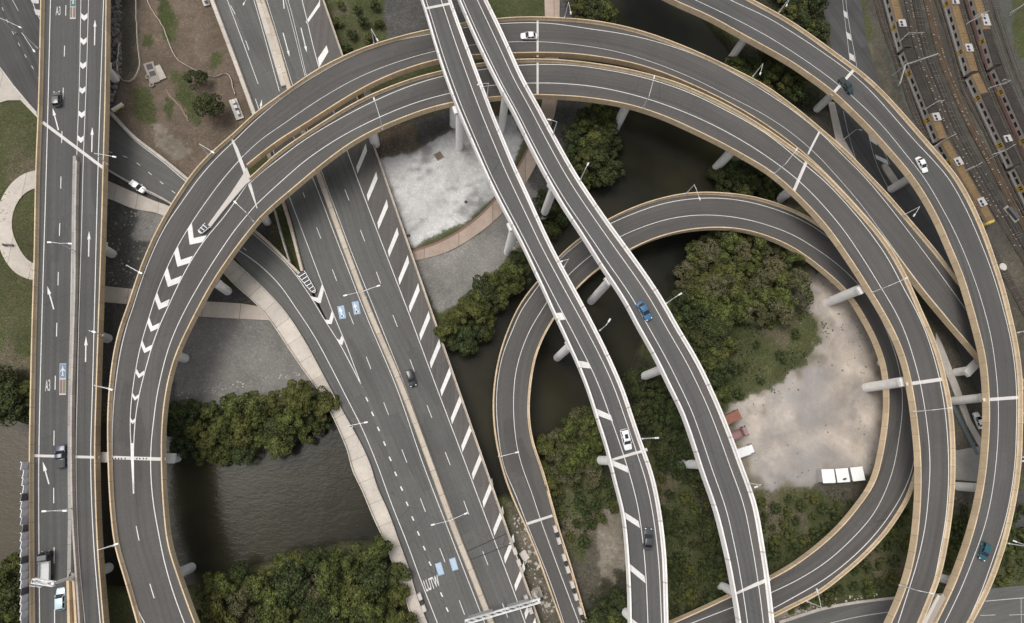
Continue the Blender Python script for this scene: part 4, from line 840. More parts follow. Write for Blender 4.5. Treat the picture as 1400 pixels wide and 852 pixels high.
for i in range(1, 9):
    q = int(HH.n*(i*.1+.03)); z0 = -5.5
    for u in (.2,.4,.6,.8):
        mb = MB(); c = HH.L[q]+HH.dir[q]*HH.w[q]*u; mb.tube([(c[0],c[1],z0),(c[0],c[1],HZ-1.4)], .6, 12); mb.build('pier', PIERC, V['HH'])
for u in (.2,.4,.55):
    q = int(PP.n*u); mb = MB(); c = PP.mid[q]; mb.tube([(c[0],c[1],-5.5),(c[0],c[1],HZ-.9)], .6, 12); mb.build('pier', PIERC, V['PP'])
# gore noses and crash cushions on the merged curve and at the highway fork
def prism(rb, pts, z0, z1, name, mat, parent):
    p = np.array(pts, float); zz = rb.zat(p[:,0], p[:,1]); a = P(p[:,0], p[:,1], zz+z0); bt = P(p[:,0], p[:,1], zz+z1); n = len(p); mb = MB()
    bt[:,:2] = a[:,:2]; mb.add(np.vstack([a, bt]), [tuple(range(n))[::-1], tuple(range(n, 2*n))]+[(i,(i+1)%n,n+(i+1)%n,n+i) for i in range(n)], 0, [(0,0)]*(2*n))
    return mb.build(name, mat, parent)
prism(MRG, [(284,310),(288,312.5),(307,288),(336,254),(345,247),(338,230),(333,240),(316,266)], -.05, .42, 'gore_nose', CREAM, V['MRG'])
prism(RR, [(1257,856),(1281,812),(1284,815),(1279,824),(1263,856)], .0, .35, 'gore_nose', CREAM, V['RR'])
prism(RR, [(1262,856),(1278,824),(1284,814),(1288,811),(1291,818),(1281,836),(1271,856)], -.1, .30, 'gore_nose', PATHC, V['RR'])
def cushion(rb, tail, tip, w0, w1, label, nb=6):
    ang,a,b_ = head(rb, *tail, *tip); Ln = math.hypot(*(b_-a)[:2])
    r = empty('crash_cushion', (a[0],a[1],a[2]+.01), ang); tag(r, label, 'crash barrier')
    for k in range(nb):
        y0, y1 = Ln*k/nb, Ln*(k+.72)/nb; wA = w0+(w1-w0)*k/nb; mb = MB()
        mb.box((0,(y0+y1)/2,.08), wA*.78, y1-y0, .75); mb.build('cushion_cell', DARKM, r, bevel=.05)
        mb = MB(); mb.box((0,y1+.06*Ln/nb,.08), wA*.9, Ln/nb*.14, .8); mb.build('divider', STEEL, r)
    for s in (-1, 1):
        mb = MB(); mb.tube([(s*w0/2,0,.55),(s*w1/2,Ln*.9,.55),(s*w1*.3,Ln,.55),(0,Ln*1.03,.55)], .11, 6); mb.build('side_rail', WHITEM, r)
cushion(HH, (412,374), (430.5,400), 2.0, 1.1, 'dark ribbed crash cushion with white rails at the highway fork', 6)
cushion(MRG, (285,309), (274.5,319), 1.5, 1.1, 'small crash cushion at the tip of the concrete nose on the curve', 3)

# ------------------------------------------------------------------ trees
def foliage(name, dark, light, tint):
    mt, t, bs = newmat(name); b = NB(t)
    vc = b.n('ShaderNodeVertexColor', layer_name='tone').outputs[0]; oi = b.n('ShaderNodeObjectInfo')
    sp = b.n('ShaderNodeSeparateColor'); b.link(vc, sp.inputs[0])
    c = b.mix(dark, light, sp.outputs[0]); c = b.mix(c, tint, b.ramp(oi.outputs['Random'], [(.35, 0), (1, .75)]))
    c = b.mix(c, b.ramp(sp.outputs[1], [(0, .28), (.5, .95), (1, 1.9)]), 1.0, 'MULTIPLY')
    b.link(c, bs.inputs['Base Color']); bs.inputs['Roughness'].default_value = .6; bs.inputs['Specular IOR Level'].default_value = .25
    tr = b.n('ShaderNodeBsdfTranslucent'); b.link(c, tr.inputs[0]); ms = b.n('ShaderNodeMixShader'); ms.inputs[0].default_value = .22
    out = t.nodes['Material Output']; b.link(bs.outputs[0], ms.inputs[1]); b.link(tr.outputs[0], ms.inputs[2]); b.link(ms.outputs[0], out.inputs[0])
    return mt
LEAF = foliage('leaves_mangrove', (.030,.038,.013), (.120,.140,.038), (.112,.108,.032))
LEAFD = foliage('leaves_dark', (.022,.031,.013), (.066,.086,.028), (.070,.074,.026))
LEAFO = foliage('leaves_olive', (.052,.056,.026), (.150,.150,.070), (.150,.132,.070))
BARK = plain('bark', (.12,.09,.065), .9, 0, .3)
def leafmesh(centres, size, tone, shade, seed, flat=.5):
    g = np.random.default_rng(seed); n = len(centres)
    nrm = g.normal(size=(n,3)); nrm[:,2] = np.abs(nrm[:,2])+flat; nrm /= np.linalg.norm(nrm,axis=1)[:,None]
    a = np.cross(nrm, g.normal(size=(n,3))); a /= np.linalg.norm(a,axis=1)[:,None]; bb = np.cross(nrm, a)
    s = size*(.6+.8*g.random(n))[:,None]; e = .55+.3*g.random(n)[:,None]
    v = np.stack([centres-a*s, centres-bb*s*e, centres+a*s, centres+bb*s*e], 1).reshape(-1,3)
    f = np.arange(4*n).reshape(n,4); me = bpy.data.meshes.new('crown')
    me.vertices.add(4*n); me.vertices.foreach_set('co', v.ravel()); me.loops.add(4*n); me.loops.foreach_set('vertex_index', f.ravel().astype(np.int32))
    me.polygons.add(n); me.polygons.foreach_set('loop_start', np.arange(0,4*n,4,dtype=np.int32)); me.polygons.foreach_set('loop_total', np.full(n,4,np.int32)); me.update()
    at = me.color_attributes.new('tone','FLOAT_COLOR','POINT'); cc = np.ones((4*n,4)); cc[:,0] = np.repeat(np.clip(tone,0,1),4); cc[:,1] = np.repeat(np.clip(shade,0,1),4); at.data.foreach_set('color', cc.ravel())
    return me
def crown_pts(seed, R=3.0, Hh=5.5, clumps=16, per=95):
    g = np.random.default_rng(seed); pts=[]; tone=[]; shade=[]; cl=[]
    for k in range(clumps):
        rr = R*math.sqrt(g.random())*.92; th = g.random()*6.283; zz = Hh*(.45+.5*(1-(rr/R)**2)*(.6+.4*g.random())); cr_ = R*(.24+.16*g.random())
        c = np.array([rr*math.cos(th), rr*math.sin(th), zz]); cl.append((c,cr_))
        d = g.normal(size=(per,3)); d /= np.linalg.norm(d,axis=1)[:,None]; d[:,2] = np.where(d[:,2]<-.3, -d[:,2], d[:,2])
        rad = cr_*(.7+.34*g.random(per))[:,None]; p = c+d*rad*np.array([1,1,.8]); pts.append(p)
        ct = .2+.6*g.random(); tone.append(ct+.35*d[:,2]*.6+.15*g.normal(size=per)); shade.append(.02+.50*np.clip(d[:,2],-.2,1)**1.0*(.6+.4*(rad[:,0]/cr_))+.24*(zz/Hh)+.10*(ct-.5)+.06*g.normal(size=per))  # shading painted into the leaves: clump tops lighter, undersides and low clumps darker
    return np.vstack(pts), np.concatenate(tone), np.concatenate(shade), cl
def tree_proto(name, seed, mat, R=3.0, Hh=5.5, clumps=16, per=95, leaf=.24):
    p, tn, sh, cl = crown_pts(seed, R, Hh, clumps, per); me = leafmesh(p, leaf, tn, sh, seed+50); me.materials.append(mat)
    mb = MB(); g = random.Random(seed)
    mb.tube([(0,0,-1),(.1,.05,Hh*.25),(.05,.12,Hh*.5),(0,0,Hh*.72)], [.24,.19,.13,.05], 7)
    for (c,_) in cl[:6]: mb.tube([(0.04,.05,Hh*.28),(c[0]*.5,c[1]*.5,Hh*.45),(c[0]*.9,c[1]*.9,c[2]*.95)], [.11,.08,.03], 5)
    r = empty(name); tk = mb.build('trunk', BARK, r); co_ = bpy.data.objects.new('crown', me); COL.objects.link(co_); co_.parent = r
    return r
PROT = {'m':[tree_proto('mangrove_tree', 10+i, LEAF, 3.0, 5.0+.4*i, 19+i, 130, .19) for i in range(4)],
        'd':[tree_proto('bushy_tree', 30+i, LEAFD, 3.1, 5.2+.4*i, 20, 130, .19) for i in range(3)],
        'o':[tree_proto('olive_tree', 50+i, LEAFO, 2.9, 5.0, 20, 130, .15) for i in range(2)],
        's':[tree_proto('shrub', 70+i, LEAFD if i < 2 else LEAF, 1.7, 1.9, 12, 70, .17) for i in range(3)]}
used = set(); TREES = []
def plant(kind, xy, scale, label, group, cat='tree'):
    i = RNG.integers(len(PROT[kind])); pr = PROT[kind][i]
    if (kind,i) in used: o = copy_tree(pr)
    else: o = pr; used.add((kind,i))
    z = zground(*xy); z = max(z, WATER_Z-.3); o.location = (xy[0], xy[1], z); o.rotation_euler = (0,0,RNG.random()*6.28)
    o.scale = (scale, scale, scale*(.85+.3*RNG.random())); tag(o, label, cat, group); TREES.append(o)
def grove(poly, spacing, kinds, label, group, smin=.75, smax=1.25, h=4.0, cat='tree', seed=0):
    pw = poly_at(poly, h); g = np.random.default_rng(seed); mn, mx = pw.min(0), pw.max(0); got = []
    cand = mn+(mx-mn)*g.random((9000,2)); cand = cand[inside(cand[:,0], cand[:,1], pw)][:2500]
    for p in cand:
        if got and (((np.array(got)-p)**2).sum(1).min() < (spacing*(.85+.35*g.random()))**2): continue
        got.append(p)
    for p in got: plant(kinds[g.integers(len(kinds))], p, smin+(smax-smin)*g.random(), label, group, cat)
    return len(got)
N = []
N.append(grove([(236,566),(262,560),(300,552),(340,545),(380,536),(420,528),(442,535),(452,562),(445,578),(412,590),(375,606),(345,618),(318,616),(280,628),(245,622),(238,600)], 3.4, 'mmmd', 'dense green mangrove tree on the bank below the grey gravel, between curve and highway', 'mangroves below the grey gravel bank', seed=1))
N.append(grove([(272,812),(290,800),(330,783),(370,775),(410,765),(445,762),(480,750),(515,752),(530,775),(545,810),(556,840),(560,885),(285,885)], 3.5, 'mmmmdo', 'dense yellow-green mangrove tree on the lower riverbank left of the highway', 'mangroves on the lower riverbank', .8, 1.35, seed=2))
N.append(grove([(-8,512),(20,518),(38,535),(38,560),(15,566),(-8,560)], 3.3, 'dm', 'dark green tree on the riverbank left of the motorway viaduct, upper clump', 'trees left of the motorway, upper clump', seed=3))
N.append(grove([(-8,785),(10,778),(26,790),(30,880),(-8,880)], 3.3, 'dm', 'dark green tree left of the motorway viaduct beside its screen panels', 'trees beside the screen panels', seed=4))
N.append(grove([(607,438),(628,428),(650,402),(675,380),(700,358),(716,352),(720,368),(700,398),(680,412),(668,432),(660,452),(632,470),(612,466)], 3.0, 'mmd', 'bright green mangrove tree along the river edge right of the hatched highway shoulder', 'mangroves right of the hatched shoulder', .7, 1.1, seed=5))
N.append(grove([(782,165),(800,150),(835,155),(846,182),(848,215),(832,240),(812,250),(795,235),(775,225),(778,195)], 3.2, 'mdd', 'dark green riverbank tree just right of the pale flyover, below the big curve', 'riverbank trees below the big curve', .75, 1.2, seed=6))
N.append(grove([(742,268),(760,262),(775,285),(760,312),(745,300)], 3.0, 'd', 'small dark tree in the gap between the two pale flyovers', 'trees between the pale flyovers, upper gap', .7, 1.0, seed=7))
N.append(grove([(782,-25),(812,-30),(832,-5),(835,18),(815,24),(785,20)], 3.2, 'md', 'green tree above the big curve at the top edge of the picture', 'trees above the big curve', seed=8))
N.append(grove([(1008,78),(1030,72),(1062,70),(1085,95),(1105,120),(1110,138),(1080,128),(1048,108),(1020,96)], 3.2, 'dmd', 'dark green tree in the strip between the big curve and the outermost viaduct', 'trees between curve and outermost viaduct', .75, 1.15, seed=9))
N.append(grove([(1062,-20),(1118,-25),(1122,20),(1130,52),(1105,40),(1080,20)], 3.2, 'dmd', 'dark green tree above the outermost viaduct beside the surface road', 'trees above the outermost viaduct', .75, 1.2, seed=10))
N.append(grove([(985,228),(1010,220),(1040,228),(1062,245),(1068,268),(1040,262),(1005,258),(982,250)], 3.1, 'md', 'green riverbank tree between the big curve and the loop ramp', 'riverbank trees between curve and loop', .75, 1.15, seed=11))
N.append(grove([(958,332),(985,322),(1020,322),(1052,330),(1085,350),(1102,375),(1098,400),(1075,425),(1045,432),(1015,425),(985,430),(960,418),(950,395),(938,375)], 3.3, 'mmoom', 'leafy tree in the clump at the top of the sandy yard inside the loop', 'trees at the top of the loop interior', .8, 1.35, seed=12))
N.append(grove([(932,400),(958,425),(985,445),(1000,470),(1005,500),(1000,530),(985,545),(968,510),(948,470),(925,432)], 3.2, 'dmd', 'dark green tree right beside the flyover carrying the blue car', 'trees beside the flyover with the blue car', .75, 1.15, seed=13))
N.append(grove([(748,610),(770,590),(795,565),(815,560),(826,590),(832,625),(815,650),(785,655),(755,668),(742,650)], 3.0, 'mmmo', 'yellow-green tree inside the loop left of the hatched flyover', 'trees left of the hatched flyover', .75, 1.15, seed=14))
N.append(grove([(866,515),(890,505),(912,530),(930,565),(935,600),(918,605),(895,590),(876,560)], 3.2, 'dd', 'dark green tree between the two flyovers beside the river bend', 'trees between the flyovers by the river bend', .75, 1.1, seed=15))
N.append(grove([(818,835),(840,815),(856,830),(858,875),(815,880)], 3.0, 'dm', 'dark green tree at the bottom edge left of the hatched flyover', 'trees at the bottom left of the hatched flyover', .8, 1.1, seed=16))
plant('d', P(268,108,2.5)[:2], .88, 'small dark round tree on the brown slope, the upper of two', None); plant('d', P(289,151,2.5)[:2], 1.2, 'larger dark round tree on the brown slope, below the small one', None)
for pl, lb, gp_, sd, spc, kd in (
  ([(898,600),(950,640),(975,700),(992,780),(985,835),(925,845),(908,760),(900,680)], 'low dark shrub on the overgrown ground between the two flyovers', 'shrubs between the flyovers', 21, 3.0, 'ssd'),
  ([(1030,690),(1080,675),(1120,680),(1165,690),(1140,715),(1085,755),(1045,770)], 'low green shrub on the overgrown bank below the sandy yard', 'shrubs below the sandy yard', 22, 3.0, 's'),
  ([(750,670),(830,655),(842,690),(815,720),(795,750),(775,735)], 'low shrub on the rough grass right of the loop ramp end', 'shrubs beside the loop ramp end', 23, 3.2, 's'),
  ([(1075,835),(1160,790),(1225,715),(1242,690),(1235,760),(1215,805),(1130,820)], 'low shrub below the loop ramp at the bottom corner', 'shrubs below the loop ramp', 24, 3.2, 's'),
  ([(1312,690),(1330,700),(1315,755),(1298,790),(1300,740)], 'low shrub in the dark gap between the two curving viaducts', 'shrubs between the curving viaducts', 25, 3.0, 's'),
  ([(1385,700),(1420,690),(1420,790),(1362,795)], 'low shrub right of the outermost viaduct at the right edge', 'shrubs at the right edge', 26, 3.0, 's'),
  ([(990,440),(1075,435),(1095,455),(1060,510),(1010,540),(1000,500)], 'low green shrub on the grass at the edge of the sandy yard', 'shrubs at the edge of the sandy yard', 27, 7.0, 's'),
  ([(448,8),(515,0),(522,45),(470,70)], 'low shrub on the green slope above the curve beside the highway', 'shrubs on the green slope', 28, 5.0, 's')):
    N.append(grove(pl, spc, kd, lb, gp_, .6, 1.15, .8, 'shrub', sd))
print('trees', N, sum(N))
# ground cover nobody could count
def cover(name, polys, dens, mat, size, label, seed):
    g = np.random.default_rng(seed); pts = []
    for pl in polys:
        pw = poly_at(pl); mn, mx = pw.min(0), pw.max(0); n = int(dens*(mx-mn).prod()); p = mn+(mx-mn)*g.random((n,2))
        k = inside(p[:,0], p[:,1], pw); p = p[k]
        ii = np.clip(((p[:,1]-gy0)/GS).astype(int),0,h-1); jj = np.clip(((p[:,0]-gx0)/GS).astype(int),0,w-1); zz = Z[ii,jj]
        nz = vnoise(shp, 7, seed+5)[ii,jj]; k = (zz > -1.2) & (nz > -.15); p = p[k]; zz = zz[k]; nz = nz[k]
        pts.append(np.c_[p, zz+.05+.35*g.random(len(p))*np.clip(nz+.4,0.2,1)])
    c = np.vstack(pts); n = len(c); me = leafmesh(c, size, .3+.3*g.normal(size=n), .35+.2*g.normal(size=n), seed, .8); me.name = name; me.materials.append(mat)
    o = bpy.data.objects.new(name, me); COL.objects.link(o); tag(o, label, None, None, 'stuff'); return o
cover('undergrowth', [[(865,520),(935,560),(960,690),(990,830),(910,870),(895,700)],[(1028,675),(1110,665),(1175,672),(1150,715),(1080,765),(1035,790)],[(745,650),(830,640),(842,680),(815,710),(795,770),(770,740),(752,690)],[(1070,845),(1240,670),(1330,680),(1295,810),(1130,815)],[(930,385),(965,330),(1050,330),(1110,375),(1110,425),(1140,452),(1070,518),(1015,545),(985,562),(950,550),(890,480)],[(1035,-60),(1118,-60),(1132,70),(1120,150),(1010,82)],[(980,218),(1060,222),(1095,275),(1000,278)],[(1378,665),(1450,640),(1450,795),(1360,800)],[(240,555),(445,525),(455,575),(330,622),(240,620)],[(270,805),(530,745),(565,870),(285,880)]], 2.2, LEAFD, .24, 'tangled low undergrowth on the river banks and below the viaducts', 91)
cover('weeds', [[(1095,372),(1130,385),(1160,430),(1190,470),(1120,470),(1085,410)],[(990,570),(1025,548),(1080,515),(1100,530),(1040,565),(1010,600)],[(1025,650),(1110,640),(1190,640),(1190,668),(1030,672)]], .22, LEAFO, .2, 'sparse weeds creeping over the edge of the sandy yard', 93)
cover('grass', [[(-50,140),(48,160),(46,510),(-50,505)],[(214,-10),(228,-5),(240,30),(238,52),(228,55),(216,25)],[(232,100),(252,100),(268,130),(280,165),(270,172),(250,150),(238,128)],[(178,122),(200,120),(214,145),(214,172),(195,165),(178,148)],[(440,-50),(518,-50),(524,50),(465,80)],[(985,440),(1090,430),(1140,452),(1060,520),(1000,545)],[(770,690),(860,660),(850,800),(790,850)]], 1.6, LEAFO, .13, 'patchy short grass on the open slopes and verges', 92)
# ------------------------------------------------------------------ street lamps
LAMPM = plain('lamp_metal', (.68,.68,.67), .4, .2, .05); LENS = plain('lamp_lens', (.8,.8,.78), .2, 0, .02)
def lamp(rb, base, heads, where, h=5.6, z0=None, kind='curved'):
    z = (float(rb.zat(*base)[0])+(.9 if rb not in (HH,) else .6)) if rb is not None else 0.0
    if z0 is not None: z = z0
    bpt = P(base[0], base[1], z); r = empty('street_lamp', tuple(bpt)); tag(r, where, 'street lamp', 'street lamps along the roads')
    mb = MB(); mb.tube([(0,0,0),(0,0,.5)], [.2,.18], 10); mb.tube([(0,0,.5),(0,0,h*.5),(0,0,h)], [.13,.105,.075], 8); mb.build('pole', LAMPM, r)
    for hd in heads:
        e = P(hd[0], hd[1], z+h+.35)-bpt; d = np.hypot(e[0], e[1])
        if d < .8: u = np.array([1.,0,0]) if d < .05 else np.array([e[0]/d, e[1]/d, 0]); e = u*.9+np.array([0,0,h+.35])
        elif d > 6: e[:2] *= 6/d
        u = np.array([e[0], e[1], 0])/np.hypot(e[0], e[1]); mb = MB()
        mb.tube([(0,0,h-.15),(e[0]*.35,e[1]*.35,h+.15),(e[0]*.7,e[1]*.7,h+.3),tuple(e)], [.07,.06,.055,.05], 6); mb.build('arm', LAMPM, r)
        mb = MB(); a = math.atan2(u[1], u[0]); c = e+u*.35; mb.box((c[0],c[1],c[2]-.08), .95, .38, .16, a, taper=.8); hh = mb.build('lamp_head', LAMPM, r)
        mb = MB(); mb.box((c[0],c[1],c[2]-.115), .6, .28, .03, a); g = mb.build('lens', LENS, r); g.parent = hh
S1 = 'grey street lamp '
for a in ((MRG,(286,213),[(289,207)],S1+'on the outer wall of the curve beside the brown slope'),(MRG,(150,531),[(149,532)],S1+'on the merged curve next to the motorway, the upper one'),(MRG,(156,746),[(156,745)],S1+'on the merged curve next to the motorway, the lower one'),(MRG,(191,373),[(190,372)],S1+'on the outer wall of the curve opposite the promenade'),
 (RR,(347,303),[(323,278)],S1+'on the inner wall of the curve beside the concrete nose'),(MR,(511.5,60),[(515,53)],S1+'on the outer wall of the curve before the green slope'),(MR,(772,24),[(780,16)],S1+'on the outer wall of the curve, right of the white car'),(MR,(1029,105),[(1040,99)],S1+'on the outer carriageway near the trees below the outermost viaduct'),
 (OO,(1065,17),[(1076,6)],S1+'on the outermost viaduct near the top edge'),(RR,(523,177),[(512,137)],S1+'on the inner carriageway above the hatched highway shoulder'),(RR,(878,149),[(894,107)],S1+'on the inner carriageway above the river, right of the top'),(RR,(1058,238),[(1088,206)],S1+'on the inner carriageway just before the wide white joint'),
 (RR,(1192,400),[(1238,381)],S1+'on the inner carriageway where it covers the loop ramp'),(RR,(1249,563),[(1298,558)],S1+'on the inner carriageway just below the widest pier'),(RR,(1229.5,800),[(1272,811)],S1+'on the inner carriageway near its lower fork'),
 (QQ,(938,265),[(956,270)],S1+'on the outer wall at the top of the loop ramp'),(QQ,(1103,822),[(1118,810)],S1+'on the loop ramp above the bottom surface road'),(QQ,(682,624),[(705,619)],S1+'on the loop ramp at its left bend beside the highway'),
 (AA,(771,365),[(769,357)],S1+'on the hatched flyover above the loop ramp'),(AA,(820,452),[(830,443)],S1+'on the hatched flyover between its first hatch bars'),(AA,(878,600),[(892,599)],S1+'on the hatched flyover beside the white car'),(AA,(666,133),[(657,115)],S1+'on the hatched flyover above the curve'),
 (BB,(756,184),[(753,164)],S1+'on the plain flyover above the curved tan path'),(BB,(793,247),[(803,226)],S1+'on the plain flyover beside the dark riverbank trees'),(BB,(911,415),[(927,404)],S1+'on the plain flyover near the blue car'),(BB,(1023,661),[(1036,665)],S1+'on the plain flyover at the corner of the sandy yard'),
 (OO,(1378,743),[(1390,741)],S1+'on the outermost viaduct beside the teal car'),(OO,(1391,455),[(1405,453)],S1+'on the outermost viaduct at its rightmost bend, upper one'),(OO,(1397,625),[(1402,630)],S1+'on the outermost viaduct at its rightmost bend, lower one'),
 (LL,(103,344),[(69.5,331.5),(93.5,333)],'double-headed '+S1+'on the motorway median beside the round footpath'),(LL,(98,695),[(62.5,699),(86,698.5)],'double-headed '+S1+'on the motorway median above the truck'),(LL,(51.5,66),[(46,69)],S1+'on the left wall of the motorway near the top'),(LL,(142,459),[(125,453)],S1+'on the right wall of the motorway below the promenade'),(LL,(147.5,225),[(154,214)],S1+'on the right wall of the motorway where the slip road emerges'),
 (MR,(1236,294),[(1251,293)],S1+'on the outer carriageway facing the narrow gap to the outermost viaduct'),
 (HH,(501,407),[(474,403.5),(515.5,391.5)],'double-headed '+S1+'on the highway median beside the blue lane arrows',6),(HH,(615,708),[(594,717),(635,703)],'double-headed '+S1+'on the highway median at its lower end',6),(HH,(357,4),[(332,8),(378,-4)],'double-headed '+S1+'on the highway median at the top edge',6)): lamp(*a)
lamp(PP, (482,584), [(498,578)], S1+'at the railing of the pale footbridge', 6)
lamp(None, (1152,192), [(1174,177)], S1+'standing beside the surface road under the outermost viaduct', 6, .1)
lamp(None, (22,46), [(46,46.5)], S1+'standing on the surface road at the top corner', 6, .1)

# ------------------------------------------------------------------ gantries, signs, screens
SIGNG = plain('sign_back', (.42,.42,.42), .5, .2, .1)
def gantry(base, zb, tip, h, label, signs, side):
    b0 = P(base[0], base[1], zb); e = P(tip[0], tip[1], zb+h); r = empty('sign_gantry', tuple(b0)); tag(r, label, 'gantry')
    d = e-b0; L = math.hypot(d[0], d[1]); u = np.array([d[0]/L, d[1]/L]); nn = np.array([-u[1], u[0]]); ang = math.atan2(u[1], u[0])
    mb = MB(); mb.box((0,0,-.4), 1.6, 1.6, .6, ang); mb.build('footing', KERB, r)
    mb = MB(); mb.tube([(0,0,0),(0,0,h)], [.35,.28], 14); mb.build('post', WHITEM, r)
    mb = MB()
    for s in (-.38, .38):
        for z in (h-.35, h+.35): mb.tube([(nn[0]*s-u[0]*.4, nn[1]*s-u[1]*.4, z), (u[0]*L+nn[0]*s, u[1]*L+nn[1]*s, z)], .10, 6)
    k = int(L/1.4)
    for i in range(k+1):
        q0 = u*L*i/k; q1 = u*L*min(i+1,k)/k
        for z in (h-.35, h+.35): mb.tube([(q0[0]+nn[0]*.38,q0[1]+nn[1]*.38,z),(q1[0]-nn[0]*.38,q1[1]-nn[1]*.38,z)], .05, 5)
        for s in (-.38,.38): mb.tube([(q0[0]+nn[0]*s,q0[1]+nn[1]*s,h-.35),(q0[0]+nn[0]*s,q0[1]+nn[1]*s,h+.35)], .05, 5)
    mb.build('truss_beam', WHITEM, r)
    for a0, a1, hh in signs:
        c = u*L*(a0+a1)/2+nn*side*.75; mb = MB(); mb.box((c[0],c[1],h-hh/2-.1), L*(a1-a0), .14, hh, ang); sg = mb.build('sign_panel', SIGNG, r)
gantry((731,812), HZ, (636,851), 6.8, 'long white truss sign gantry reaching over the lower highway', [(.12,.42,2.4),(.62,.95,2.4)], -1)
gantry((100,789), 8.6, (45,794), 6.5, 'white sign gantry over the motorway between the truck and the pale hatchback', [(.40,.62,1.6),(.66,.96,1.8)], 1)
# portal beam that carries both decks at the wide joint
pb0, pb1 = P(133,625,5.6), P(229,627,9.2)
mb = MB(); c = (pb0+pb1)/2; mb.box((c[0],c[1],5.2), np.hypot(*(pb1-pb0)[:2]), 2.2, 1.0, math.atan2(*(pb1-pb0)[[1,0]])); mb.build('cross_beam', PIERC, V['MRG'])
mb = MB(); joint(LL, mb, (44,623), (136,625.5), .55, 0); mb.build('expansion_joint', JOINT, V['LL'])
mb = MB(); joint(MRG, mb, (148.5,625.5), (226.5,628), .7, 0); mb.build('expansion_joint', JOINT, V['MRG'])
mb = MB()
for x in (153,157,161,165,170,186,190,195,199): quadpx(MRG, mb, [(x,626),(x+2,626.1),(x+2,628.3),(x,628.2)], lift=.03)
mb.build('joint_pads', DARKM, V['MRG'])
# screen along the motorway: each panel a part
NP = [plain('screen_white', (.62,.62,.65), .35, 0, .06), plain('screen_grey', (.40,.40,.45), .35, 0, .06), plain('screen_dark', (.075,.07,.08), .3, 0, .1)]
sc_ = empty('screen_wall', tuple(P(39,632,8))); tag(sc_, 'wall of white, grey and dark screen panels along the left side of the motorway', 'screen wall'); sb = sc_.location
ys = np.arange(632, 890, 10.6); g = random.Random(4)
for i in range(len(ys)-1):
    a, c = P(39.4, ys[i], 8.9), P(39.4, ys[i+1]-.4, 8.9); hgt = g.choice([1.7,2.1,2.1,1.5]); m_ = (0 if g.random()<.55 else (1 if g.random()<.45 else 2)); mb = MB(); mid = (a+c)/2
    mb.box((mid[0]-sb[0]-.15, mid[1]-sb[1], mid[2]-sb[2]-.6), .14, abs(c[1]-a[1]), hgt+.6); mb.build('panel', NP[m_], sc_)
    if i % 1 == 0: mb = MB(); mb.box((a[0]-sb[0]-.15, a[1]-sb[1]+.05, a[2]-sb[2]-.6), .22, .16, hgt+.7); mb.build('screen_post', STEEL, sc_)

